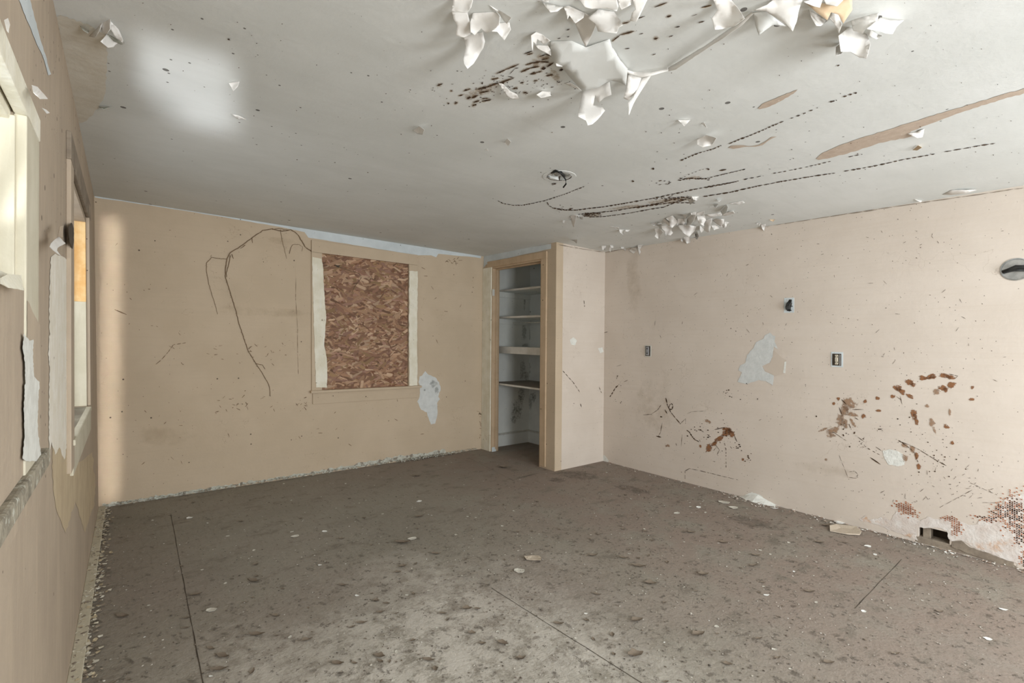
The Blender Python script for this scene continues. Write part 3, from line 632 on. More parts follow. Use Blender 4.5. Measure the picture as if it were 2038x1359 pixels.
for b in ((1265, 230, 44, 44, 30), (1240, 270, 30, 40, 0), (1215, 330, 28, 44, -10), (1245, 350, 16, 36, 0), (1285, 290, 34, 16, 20), (1170, 390, 44, 22, -20), (1155, 420, 30, 16, 0), (1110, 385, 44, 8, -20), (1775, 340, 18, 34, -10), (1790, 385, 8, 26, -20), (1805, 153, 28, 20, 0), (1610, 485, 24, 12, 20), (1655, 505, 18, 26, -40), (1610, 560, 18, 26, -30), (1885, 280, 8, 26, 0), (150, 485, 16, 10, 0), (1290, 345, 10, 40, -30), (400, 335, 24, 12, 30), (1745, 240, 14, 14, 0), (1125, 570, 10, 10, 0)): B(sf, *b)
sm.build('brown_splatter', m_brown, wr, 'reddish brown splatter stains'); sf.build('faded_splatter', m_brownl, wr, 'faded brown splatter stains')
st = Strokes(0, XR)
def T(pts, w, on=(10, 30), gap=(.3, 1.2)): st.line([z3(*p) for p in pts], w, on, gap)
T([(140, 190), (150, 235), (160, 258), (178, 262), (184, 240), (178, 225), (165, 232), (158, 252), (172, 280), (200, 315), (230, 350)], 1.9, (6, 14), (.2, .8))
T([(135, 262), (148, 288)], 1.8); T([(105, 306), (118, 308)], 2.2)
T([(268, 388), (285, 400), (302, 428), (320, 448), (342, 458)], 2.2, (6, 12), (.2, .6)); T([(270, 422), (278, 428)], 2)
T([(230, 350), (262, 318), (262, 350)], .6); T([(118, 345), (108, 400), (92, 430)], .9); T([(80, 425), (112, 432)], 2.6); T([(235, 490), (240, 415)], .7)
T([(510, 620), (510, 510), (498, 455)], .9, (3, 8), (1, 3)); T([(440, 470), (470, 510), (455, 540)], .8)
T([(1570, 455), (1640, 480), (1700, 510), (1780, 560), (1865, 608)], 1.2, (12, 30), (1, 3)); T([(1570, 450), (1640, 500), (1670, 530), (1690, 585)], 1.2, (6, 12), (1, 2))
T([(1395, 555), (1460, 600)], 1.6); T([(1380, 500), (1455, 540)], 1.5, (4, 8), (2, 6)); T([(1320, 430), (1360, 460)], 1); T([(1430, 490), (1465, 515)], .9)
T([(1580, 180), (1592, 230)], 1.2); T([(1555, 180), (1590, 205)], .9); T([(1880, 45), (1935, 55), (1915, 75)], 1.2); T([(1220, 200), (1250, 230)], 2); T([(1300, 310), (1325, 325)], .9); T([(1265, 350), (1280, 385)], 1.2); T([(1285, 262), (1355, 262)], 1); T([(1205, 250), (1225, 300)], 1.2)
T([(560, 420), (578, 460)], 1.2); T([(495, 372), (440, 385)], 1.2); T([(258, 690), (258, 640), (285, 625), (340, 635), (420, 655), (585, 695)], .9, (4, 20), (.5, 4)); T([(1265, 680), (1310, 684), (1320, 660), (1300, 640), (1265, 645)], .8)
T([(0, 295), (50, 292), (90, 265), (110, 235)], .8); T([(270, 288), (300, 275), (380, 270)], .6); T([(1170, 400), (1250, 455)], .8)
for (x, y, n, sx, sy) in ((520, 160, 14, 26, 26), (590, 490, 10, 30, 30), (640, 560, 10, 20, 30), (395, 430, 12, 16, 20), (1330, 460, 16, 60, 40), (1440, 385, 8, 40, 20), (340, 385, 8, 30, 20), (1750, 450, 40, 260, 180), (1250, 400, 20, 90, 60), (500, 400, 20, 80, 60), (800, 200, 16, 300, 120), (1840, 620, 20, 150, 60)):
    for i in range(n):
        p = z3(rs.gauss(x, sx*.6), rs.gauss(y, sy*.6))
        if p[0] < 2036: st.dot(p[0], p[1], rs.choice((.5, .6, .8, 1.1, 1.5)))
for (bx, by, n, sx, sy) in ((1500, 600, 40, 250, 140), (1850, 650, 40, 180, 120), (1830, 500, 20, 160, 60), (1230, 770, 12, 14, 60), (1900, 960, 46, 110, 50), (1750, 1000, 12, 60, 30), (1400, 900, 16, 90, 40)):
    for i in range(n):
        x = rs.gauss(bx, sx*.5); y = rs.gauss(by, sy*.5)
        if not (1210 < x < 2036): continue
        a = rs.uniform(-1.5, 1.5); l = rs.choice((1.5, 2, 2, 6, 10)); st.dash(x, y, x+l*math.cos(a), y+l*math.sin(a), rs.uniform(.7, 1.8) if l < 3 else .7)
st.line([(1214, 790), (1225, 772), (1232, 765)], 2, (4, 9), (1, 2)); st.line([(1192, 665), (1210, 660)], 1)
for (a_, b_) in (((1670, 905), (1690, 955)), ((1955, 1000), (1990, 1000)), ((1870, 1010), (1935, 975)), ((1930, 960), (1985, 985))): st.line([a_, b_], .8, (8, 20), (1, 4))
st.build('dark_marks', m_dark, wr, 'dark streaks and specks on the wall')
st = Strokes(1, YC)
for (a_, b_) in (((1120, 738), (1140, 760)), ((1140, 760), (1155, 782)), ((1162, 598), (1163, 610)), ((1192, 770), (1197, 782)), ((1155, 803), (1157, 810))): st.line([a_, b_], 1.2, (5, 9), (1, 3))
st.build('dark_marks', m_dark, wcs)
decal('bare_plaster_patch', [(1134, 676), (1141, 671), (1148, 678), (1145, 687), (1137, 686)], 1, YC, m_plastw, wcs, .7, 3)
decal('bare_plaster_patch', [(1190, 693), (1199, 691), (1201, 700), (1194, 703)], 1, YC, m_plastw, wcs, .7, 3)
sm = Smear(0, XR, off=.0012)
for b in ((1640, 935, 120, 22, 10), (1260, 560, 22, 120, 0), (1300, 800, 60, 90, 0)): sm.blob(*b, peak=.85)
sm.build('grime', m_dust, wr)

# ------------------------------------------------------------------ wall boxes and outlets
def ring(cx, cy, r, n, axis, val):
    out = []
    for i in range(n):
        a = 2*math.pi*i/n; p = [0, 0, 0]
        u, v = [k for k in range(3) if k != axis]; p[axis] = val; p[u] = cx+r*math.cos(a); p[v] = cy+r*math.sin(a); out.append(p)
    return out
def lathe(prof, cx, cy, axis, n=20):
    """prof: (radius, value along axis)"""
    mb = MB(); vs = []; fs = []
    for r_, v_ in prof: vs += ring(cx, cy, max(r_, 1e-4), n, axis, v_)
    for i in range(len(prof)-1):
        for k in range(n): fs.append((i*n+k, i*n+(k+1) % n, (i+1)*n+(k+1) % n, (i+1)*n+k))
    mb.add(vs, fs); return mb
def rbox(px0, py0, px1, py1, pz=0):
    a = at(px0, py0, 0, XR); b = at(px1, py1, 0, XR); return min(a[1], b[1]), max(a[1], b[1]), min(a[2], b[2]), max(a[2], b[2])
# 1 far small grey switch box
ya, yb, za, zb_ = rbox(1283.5, 687, 1296, 710)
o1 = empty('outlet_box', (XR, (ya+yb)/2, za), 'small uncovered grey outlet box beside the closet wall', 'outlet', 'uncovered wall boxes')
MB().box((XR-.004, ya, za), (XR, yb, zb_)).build('box_rim', m_metalpaint, o1, bevel=.002)
MB().box((XR-.0055, ya+.01, za+.008), (XR-.004, yb-.01, zb_-.008)).build('box_recess', m_void, o1)
rc1 = MB().box((XR-.016, ya+.022, za+.014), (XR-.0055, yb-.022, zb_-.014)).build('receptacle', m_grey, o1, bevel=.004)
for s_ in (.30, .70):
    zc = za+(zb_-za)*s_; MB().box((XR-.0175, ya+.034, zc-.006), (XR-.016, yb-.034, zc+.006)).build('socket', m_black, rc1)
# 2 open black hole with cable
ya, yb, za, zb_ = rbox(1560.5, 593, 1580.5, 622)
o2 = empty('outlet_box', (XR, (ya+yb)/2, za), 'open wall box with a black cable bundle in a white unpainted rectangle', 'outlet', 'uncovered wall boxes')
MB().box((XR-.002, ya, za), (XR, yb, zb_)).build('bare_plate', m_white, o2, bevel=.001)
c = ((ya+yb)/2, (za+zb_)/2)
pr = [(c[0]-.004+.021*math.cos(t)*(.8+.2*math.sin(3*t)), c[1]-.002+.056*math.sin(t)*(.85+.1*math.cos(4*t))) for t in [i*2*math.pi/18 for i in range(18)]]
mesh_obj('opening', [(XR-.003, a, b) for a, b in pr], [tuple(range(18))], m_void, o2)
kb = MB()
for k in range(4):
    oy = c[0]-.004+.008*(k-1.5); kb.tube([(XR-.004, oy, c[1]+.045-.01*k), (XR-.02, oy-.004, c[1]+.02), (XR-.024, oy+.005, c[1]-.005*k), (XR-.016, oy+.003, c[1]-.035), (XR-.004, oy, c[1]-.045)], .0065, 6)
kb.tube([(XR-.01, c[0]+.02, c[1]+.01), (XR-.015, c[0], c[1]+.005), (XR-.01, c[0]-.03, c[1]-.012)], .004, 5)
kb.build('cable', m_black, o2, smooth=True)
# 3 duplex outlet without its cover
ya, yb, za, zb_ = rbox(1654, 700, 1678, 731)
o3 = empty('outlet_box', (XR, (ya+yb)/2, za), 'double socket without its cover in a white unpainted rectangle', 'outlet', 'uncovered wall boxes')
MB().box((XR-.002, ya, za), (XR, yb, zb_)).build('bare_plate', m_white, o3, bevel=.001)
MB().box((XR-.004, ya+.012, za+.012), (XR-.002, yb-.010, zb_-.014)).build('box_recess', m_void, o3)
rc3 = MB().box((XR-.014, ya+.030, za+.02), (XR-.004, yb-.028, zb_-.022)).build('receptacle', m_device, o3, bevel=.005)
MB().box((XR-.009, ya+.016, za+.016), (XR-.005, ya+.022, zb_-.02)).build('metal_strap', m_metal, o3)
for s_ in (.32, .68):
    zc = za+(zb_-za)*s_; yc = (ya+yb)/2
    m_ = MB().box((XR-.0152, yc-.010, zc-.006), (XR-.014, yc-.006, zc+.006)); m_.box((XR-.0152, yc+.006, zc-.006), (XR-.014, yc+.010, zc+.006)); m_.build('socket', m_black, rc3)
MB().tube([(XR-.014, (ya+yb)/2, (za+zb_)/2), (XR-.016, (ya+yb)/2, (za+zb_)/2)], .004, 8).build('screw', m_metal, o3)
# 4 round box high on the right edge
c = at(2023, 536, 0, XR); rr = abs(at(2023, 514, 0, XR)[2]-c[2])
o4 = empty('junction_box', (XR, c[1], c[2]), 'round grey metal junction box high on the pinkish wall', 'junction box')
lathe([(rr*1.02, XR), (rr*1.02, XR-.004), (rr*.93, XR-.005), (rr*.90, XR-.002), (.001, XR-.0015)], c[1], c[2], 0, 24).build('box_rim', m_metal, o4, smooth=False)
kb = MB().tube([(XR-.006, c[1]+rr*.8, c[2]-.012), (XR-.02, c[1]+rr*.45, c[2]-.004), (XR-.03, c[1], c[2]+.012), (XR-.02, c[1]-rr*.6, c[2]+.008), (XR-.004, c[1]-rr*.9, c[2])], .013, 8)
kb.tube([(XR-.01, c[1]+rr*.5, c[2]-.01), (XR-.025, c[1]+rr*.1, c[2]-.005), (XR-.01, c[1]-rr*.5, c[2]-.01)], .008, 8); kb.build('cable', m_black, o4, smooth=True)
MB().box((XR-.006, c[1]-rr*.8, c[2]-rr*.34), (XR-.003, c[1]+rr*.9, c[2]-rr*.16)).build('cross_bar', m_metal, o4)
# 5 ceiling box
o5 = empty('ceiling_light_box', (FX[0], FX[1], H), 'open round ceiling light box with a dangling black wire', 'ceiling box')
R5 = .078
lathe([(R5*1.35, H), (R5*1.33, H-.0025), (R5*1.0, H-.003), (R5*.98, H+.002)], FX[0], FX[1], 2, 28).build('plaster_ring', m_ceil, o5)
lathe([(R5*1.0, H-.003), (R5*.97, H-.004), (R5*.93, H+.02), (R5*.90, H+.06), (.001, H+.062)], FX[0], FX[1], 2, 24).build('metal_box', m_void, o5)
lathe([(.001, H+.002), (.018, H+.004), (.034, H+.018), (.038, H+.045)], FX[0]-.008, FX[1]+.008, 2, 20).build('metal_boss', m_metal, o5, smooth=True)
for a in (.4, 2.2, 3.6, 5.2):
    x_, y_ = FX[0]+R5*.9*math.cos(a), FX[1]+R5*.9*math.sin(a); MB().box((x_-.008, y_-.008, H-.006), (x_+.008, y_+.008, H+.004)).build('mounting_ear', m_metal, o5)
def CP(px, py, z): return at(px, py, 2, z)
MB().tube([CP(1107, 342, H+.02), CP(1115, 344, H-.005), CP(1121, 350, H-.03), CP(1126, 358, H-.055), CP(1126.5, 366, H-.075), CP(1121, 373, H-.09)], .0048, 7).build('wire', m_black, o5, smooth=True)
bx = MB().tube([CP(1098, 343, H+.0), CP(1106, 340, H-.006), CP(1116, 343, H-.01), CP(1123, 351, H-.02)], .009, 7); bx.build('cable_sheath', m_black, o5, smooth=True)

# ------------------------------------------------------------------ ceiling marks
CE = lambda n, pts, m, amp=.8, seg=6, lab=None, off=.0015: decal(n, pts, 2, H, m, ceil, amp, seg, lab, -1, off)
z8 = lambda pts: Z(1300, 130, 2.7615, pts)
CE('bare_board_strip', z8([(895, 512), (930, 480), (1020, 440), (1120, 405), (1150, 395), (1300, 350), (1500, 285), (1650, 240), (1750, 212), (1900, 165), (2060, 120), (2060, 148), (1900, 190), (1760, 235), (1600, 290), (1480, 335), (1420, 360), (1400, 378), (1440, 382), (1400, 395), (1240, 425), (1130, 465), (1000, 500), (910, 520)]), m_bare, .9, 8, 'long bare tan scar on the ceiling')
CE('bare_board_strip', z8([(575, 235), (600, 210), (660, 185), (720, 160), (795, 130), (770, 155), (700, 195), (640, 225), (585, 240)]), m_bare, .6, 5, 'short bare tan scar on the ceiling')
CE('bare_board_strip', z8([(412, 452), (430, 440), (480, 437), (530, 443), (580, 435), (620, 415), (650, 392), (680, 390), (640, 408), (600, 437), (560, 446), (500, 447), (440, 458)]), m_bare, .4, 5, 'thin bare tan scar on the ceiling')
CE('bare_board_strip', Z(0, 0, 3.777, [(345, 335), (415, 350), (440, 440), (480, 560), (520, 680), (525, 750), (490, 760), (440, 660), (395, 550), (370, 440)]), m_left, .5, 6, 'tan bare strip where ceiling meets the left wall')
CE('bare_board_strip', Z(1330, 0, 4.076, [(265, 62), (310, 42), (352, 33), (350, 45), (300, 60)]), m_flaket, .3, 4)
CE('worn_ceiling_patch', [(72, 45), (120, 30), (180, 50), (212, 70), (214, 120), (208, 190), (196, 215), (172, 240), (152, 250), (140, 215), (118, 150), (92, 90)], mat('worn_tan_layer', (.70, .67, .60), (.65, .61, .53), 9, bump=.003, bscale=22, streak=((6, 30, 3), .5, (.56, .50, .41))), 2.0, 7, 'flaky tan worn area by the left wall', .0008)
CE('primer_strip', [(135, 258), (150, 262), (163, 300), (176, 340), (188, 388), (182, 386), (164, 322), (150, 290)], m_white, .6, 8, 'pale strip along the left ceiling corner', .001)
lskin('bare_primer_strip', [(38, 0), (60, 0), (78, 70), (102, 148), (96, 150), (88, 120), (66, 70)], m_white, .8, 8, 'pale primer at the top of the left wall', .001)
st = Strokes(2, H); hl = Smear(2, H)
c8 = lambda pts: z8(pts)
st.line(c8([(150, 522), (200, 500), (250, 480), (330, 458), (375, 438)]), 2.4, (4, 9), (1, 3))
st.line(c8([(415, 430), (480, 403), (550, 377), (600, 355), (655, 330), (720, 303)]), 2.2, (5, 10), (.6, 2))
st.line(c8([(755, 290), (830, 262), (905, 230)]), 2.2, (5, 9), (4, 9)); st.line(c8([(970, 200), (1010, 188)]), 2.6, (9, 12), (2, 3)); st.line(c8([(1045, 170), (1120, 147)]), 2.6, (7, 10), (3, 5))
st.line(c8([(345, 607), (420, 590), (508, 568)]), 1.4, (3, 7), (1, 3)); st.line(c8([(135, 632), (190, 600), (255, 575), (315, 560)]), 1, (3, 5), (3, 6))
st.line(c8([(285, 672), (400, 650), (470, 633)]), 1.6, (5, 9), (1, 3)); st.line(c8([(500, 626), (610, 604)]), 1.6, (5, 9), (5, 9)); st.line(c8([(660, 592), (720, 582), (830, 560), (980, 525)]), 1.5, (5, 10), (2, 6)); st.line(c8([(1075, 502), (1150, 486)]), 1.3, (6, 10), (3, 4))
st.line(c8([(275, 720), (430, 695), (560, 665), (700, 638), (850, 612), (1000, 590)]), 2.2, (6, 14), (.8, 2.5)); st.line(c8([(1050, 580), (1200, 555), (1380, 515), (1550, 485)]), 2.0, (6, 14), (1, 5)); st.line(c8([(1600, 474), (1740, 450), (1790, 440), (1880, 427)]), 1.9, (14, 24), (2, 5))
st.dash(*z8([(365, 577)])[0], *z8([(402, 570)])[0], 3.5)
c9 = lambda pts: Z(960, 310, 3.397, pts)
st.line(c9([(105, 302), (140, 320), (200, 332), (270, 333), (340, 320), (430, 300), (480, 283), (560, 257), (640, 225), (690, 205)]), 1.6, (3, 8), (.8, 2))
st.line(c9([(437, 310), (450, 335), (480, 352), (560, 365), (640, 365), (720, 355), (830, 342), (950, 322), (1060, 303), (1150, 287)]), 2.0, (5, 11), (.6, 2)); st.line(c9([(1150, 287), (1300, 255), (1420, 228), (1560, 200), (1720, 172)]), 2.0, (5, 10), (1, 3)); st.line(c9([(1770, 157), (1900, 133)]), 1.5, (6, 9), (3, 6))
st.line(c9([(700, 395), (800, 380), (900, 370), (1000, 352), (1100, 335), (1200, 318), (1290, 290), (1400, 275)]), 1.9, (5, 10), (.6, 2)); st.line(c9([(1040, 350), (1200, 325), (1300, 312), (1380, 290)]), 2.4, (5, 10), (.5, 1.5))
st.line(c9([(690, 408), (780, 412), (860, 405), (1000, 385), (1130, 360), (1230, 345), (1300, 315), (1440, 318)]), 1.7, (5, 12), (.5, 2)); st.line(c9([(690, 390), (740, 385), (800, 388)]), 3.0, (4, 8), (.4, 1)); st.line(c9([(1230, 290), (1350, 275), (1400, 285)]), 1.6, (5, 9), (1, 2))
st.line(c9([(1330, 165), (1400, 150), (1480, 155), (1540, 150)]), 2.2, (3, 7), (.8, 2)); st.line(c9([(1540, 145), (1640, 120), (1780, 88)]), 1.3, (4, 7), (1, 3))
rs = random.Random(31)
for (x, y, n, sx, sy) in ((1280, 290, 40, 110, 14), (730, 400, 34, 60, 12), (1430, 155, 22, 90, 6), (1220, 180, 10, 50, 16), (560, 360, 8, 60, 20), (480, 190, 8, 30, 8)):
    for i in range(n):
        p = c9([(rs.gauss(x, sx*.6), rs.gauss(y, sy*.6))])[0]; l = rs.uniform(1, 6); st.dash(p[0], p[1], p[0]+l, p[1]-l*.22, rs.uniform(.8, 1.8))
z7 = lambda pts: Z(860, 0, 4.246, pts)
for (x0_, y0_, x1_, y1_, w_) in ((45, 720, 88, 703, 3), (155, 765, 172, 760, 2), (270, 765, 325, 745, 2), (225, 805, 260, 798, 2), (295, 830, 325, 815, 4.5), (335, 825, 385, 800, 4), (385, 750, 470, 728, 3.2), (470, 728, 560, 695, 3.2), (560, 700, 690, 655, 2.6), (400, 780, 480, 765, 2.6), (350, 862, 400, 845, 2.6), (420, 852, 500, 838, 2.8), (340, 890, 375, 878, 3.4), (420, 830, 470, 825, 2), (545, 618, 620, 585, 2.6), (620, 585, 730, 540, 2.4), (655, 622, 700, 575, 1.2), (700, 573, 730, 568, 1.2), (505, 668, 560, 655, 2.6), (415, 700, 430, 695, 1.6), (750, 605, 830, 570, 3.2), (830, 570, 905, 555, 2.4), (790, 545, 850, 525, 2.4), (848, 528, 915, 515, 3.2), (915, 517, 985, 520, 2.6), (925, 498, 975, 490, 2), (905, 475, 960, 455, 1.8), (960, 455, 1000, 462, 1.8), (775, 452, 850, 425, 1.8), (800, 458, 850, 445, 2.4), (925, 577, 960, 570, 4), (970, 560, 1025, 525, 3.2), (830, 622, 880, 612, 3), (880, 610, 925, 598, 2), (965, 638, 1020, 625, 3.2), (1075, 590, 1110, 580, 3), (860, 680, 890, 676, 2), (685, 745, 720, 738, 2.6), (745, 697, 775, 690, 2), (770, 780, 800, 776, 3), (1060, 695, 1085, 688, 1.4), (130, 872, 146, 868, 2.4), (190, 872, 215, 862, 2.4), (1520, 345, 1590, 290, 2.2), (1590, 290, 1705, 258, 3), (1720, 155, 1800, 130, 1.6), (1610, 195, 1670, 178, 2.2), (1880, 55, 1985, 15, 2.4), (1875, 325, 1910, 315, 3.2), (1985, 138, 2020, 125, 3), (1750, 285, 1785, 275, 1.4), (1860, 460, 1890, 450, 1.5), (1630, 408, 1670, 402, 1.5), (1135, 250, 1165, 240, 1.8), (1140, 308, 1160, 303, 1.4), (1060, 322, 1085, 316, 1.4), (590, 697, 610, 690, 4), (640, 640, 690, 650, 1.4)):
    a_, b_ = z7([(x0_, y0_), (x1_, y1_)]); st.dash(*a_, *b_, w_*1.1)
    if w_ >= 2: hl.blob((a_[0]+b_[0])/2, (a_[1]+b_[1])/2, math.dist(a_, b_)*.85+3, w_*1.6+1.5, math.degrees(math.atan2(b_[1]-a_[1], b_[0]-a_[0])), peak=1.0)
for i in range(110):
    p = z7([(rs.gauss(620, 280), 760-(rs.random())*60+rs.gauss(0, 60))])[0]; l = rs.uniform(.8, 4); st.dash(p[0], p[1], p[0]+l, p[1]-l*.3, rs.uniform(.9, 1.8))
for (x0_, y0_, x1_, y1_, w_) in ((0, 132, 25, 120, 2), (55, 218, 95, 208, 2), (190, 125, 235, 110, 1.4), (245, 180, 295, 165, 2.2), (5, 295, 40, 282, 2), (270, 55, 350, 38, 2.4), (1370, 530, 1390, 522, 3)):
    a_, b_ = Z(1330, 0, 4.076, [(x0_, y0_), (x1_, y1_)]); st.dash(*a_, *b_, w_)
for i in range(240):
    x, y = rs.uniform(230, 2030), rs.uniform(0, 420)
    if y > 300 and x < 500 or y > 350 + (x-1000)*.02: continue
    st.dot(x, y, rs.choice((.5, .6, .7, 1.0)))
for (bx, by) in ((1300, 335), (1410, 336), (455, 77), (1260, 360)): st.dot(bx, by, 2.2)
for b in ((1180, 428, 30, 6, -4), (1330, 400, 70, 9, -6), (1250, 412, 60, 6, -6), (1380, 353, 25, 5, -5), (1075, 120, 40, 16, -30), (960, 180, 60, 14, -18), (1105, 150, 12, 26, -30)): hl.blob(*b, peak=1.0)
hl.build('rust_halo', m_rust, ceil, 'brown water stain halos'); st.build('rust_marks', m_dark, ceil, 'dashed dark rust marks')

# ------------------------------------------------------------------ peeling paint
def flap(pts, hinge, D_, label, m=None, group=None, grid=None, name='paint_flake', curl=1.5, rnd=None):
    rnd = rnd or random.Random(int(sum(p[0]*3+p[1] for p in pts)))
    ps = jag(pts, .35, 7, rnd)
    h0, h1 = Vector(pts[hinge[0]]), Vector(pts[hinge[1]])
    xs = [p[0] for p in ps]; ys = [p[1] for p in ps]; size = max(max(xs)-min(xs), max(ys)-min(ys)); g = max(1.6, size/9)
    allp = list(ps); inside = []
    def inp(x, y):
        c_ = False; n_ = len(ps)
        for i in range(n_):
            (xa, ya_), (xb, yb_) = ps[i], ps[(i+1) % n_]
            if (ya_ > y) != (yb_ > y) and x < (xb-xa)*(y-ya_)/(yb_-ya_)+xa: c_ = not c_
        return c_
    y = min(ys)+g/2
    while y < max(ys):
        x = min(xs)+g/2
        while x < max(xs):
            q = (x+rnd.uniform(-.2, .2)*g, y+rnd.uniform(-.2, .2)*g)
            if inp(*q) and min(math.dist(q, p) for p in ps) > g*.4: inside.append(q)
            x += g
        y += g
    r_ = delaunay_2d_cdt([Vector(p) for p in ps+inside], [], [list(range(len(ps)))], 1, 1e-5)
    v2, f2 = r_[0], [tuple(f) for f in r_[2]]
    def dist(p):
        ab = h1-h0; t = max(0, min(1, (p-h0).dot(ab)/(ab.length_squared+1e-9))); return (p-(h0+ab*t)).length
    md_ = max(dist(Vector(p)) for p in ps)+1e-6
    vs = []
    sd = rnd.uniform(0, 100); hd = (h1-h0).normalized(); hl_ = max((h1-h0).length, size*.6); tw_ = rnd.uniform(-.35, .35); cup = rnd.uniform(-.2, .25)*(1 if size > 16 else .4); curl = curl*rnd.uniform(.65, .95)
    for p in v2:
        t = dist(p)/md_; n_ = noise.noise(Vector((p.x*2.2/size, p.y*2.2/size, sd)))
        lat = (p-h0).dot(hd)/hl_-.5
        d = .002+D_*(t**curl)*(1+.15*n_+tw_*lat)+cup*D_*t*(4*lat*lat-.3)+.05*D_*n_*min(1, t*3)
        d = max(.0015, d)
        q = at(p.x, p.y, 2, H-d)
        lim = XR-.004
        if q[0] > lim and p.x > 1203: q = at(p.x, p.y, 0, lim-.002*t)
        elif q[1] > YC-.004 and q[0] > XC and p.x <= 1203: q = at(p.x, p.y, 1, YC-.006)
        elif q[0] > lim: q = at(p.x, p.y, 0, lim)
        vs.append(W(q))
    hp = sum((v for v in vs), Vector())/len(vs)
    base = max(vs, key=lambda v: v.z).copy()
    me = bpy.data.meshes.new(name); me.from_pydata([tuple(v-base) for v in vs], [], f2); me.materials.append(m or m_flake)
    me.polygons.foreach_set('use_smooth', [True]*len(me.polygons)); me.update()
    o = bpy.data.objects.new(name, me); C.objects.link(o); o.location = base
    md = o.modifiers.new('skin', 'SOLIDIFY'); md.thickness = .0012; md.offset = 0
    tag(o, label, 'paint flake', group); return o
GT = 'large paint flakes peeling from the ceiling'
def zf(o_, s_): return lambda pts: Z(o_[0], o_[1], s_, pts)
K7 = zf((860, 0), 4.246); K8 = zf((1330, 0), 4.076); KH = zf((1280, 380), 10.19); KI = zf((1120, 370), 9.06); K3 = zf((130, 0), 3.996)
flap(K7([(1000, 350), (1180, 345), (1300, 400), (1500, 330), (1520, 400), (1580, 520), (1650, 600), (1640, 722), (1570, 690), (1500, 680), (1400, 740), (1270, 770), (1170, 660), (1100, 575), (1040, 560), (1000, 430)]), (0, 3), .05, 'broad grey sheet of ceiling paint sagging in the middle of the peeling area', m_flakeg, GT, curl=1.2)
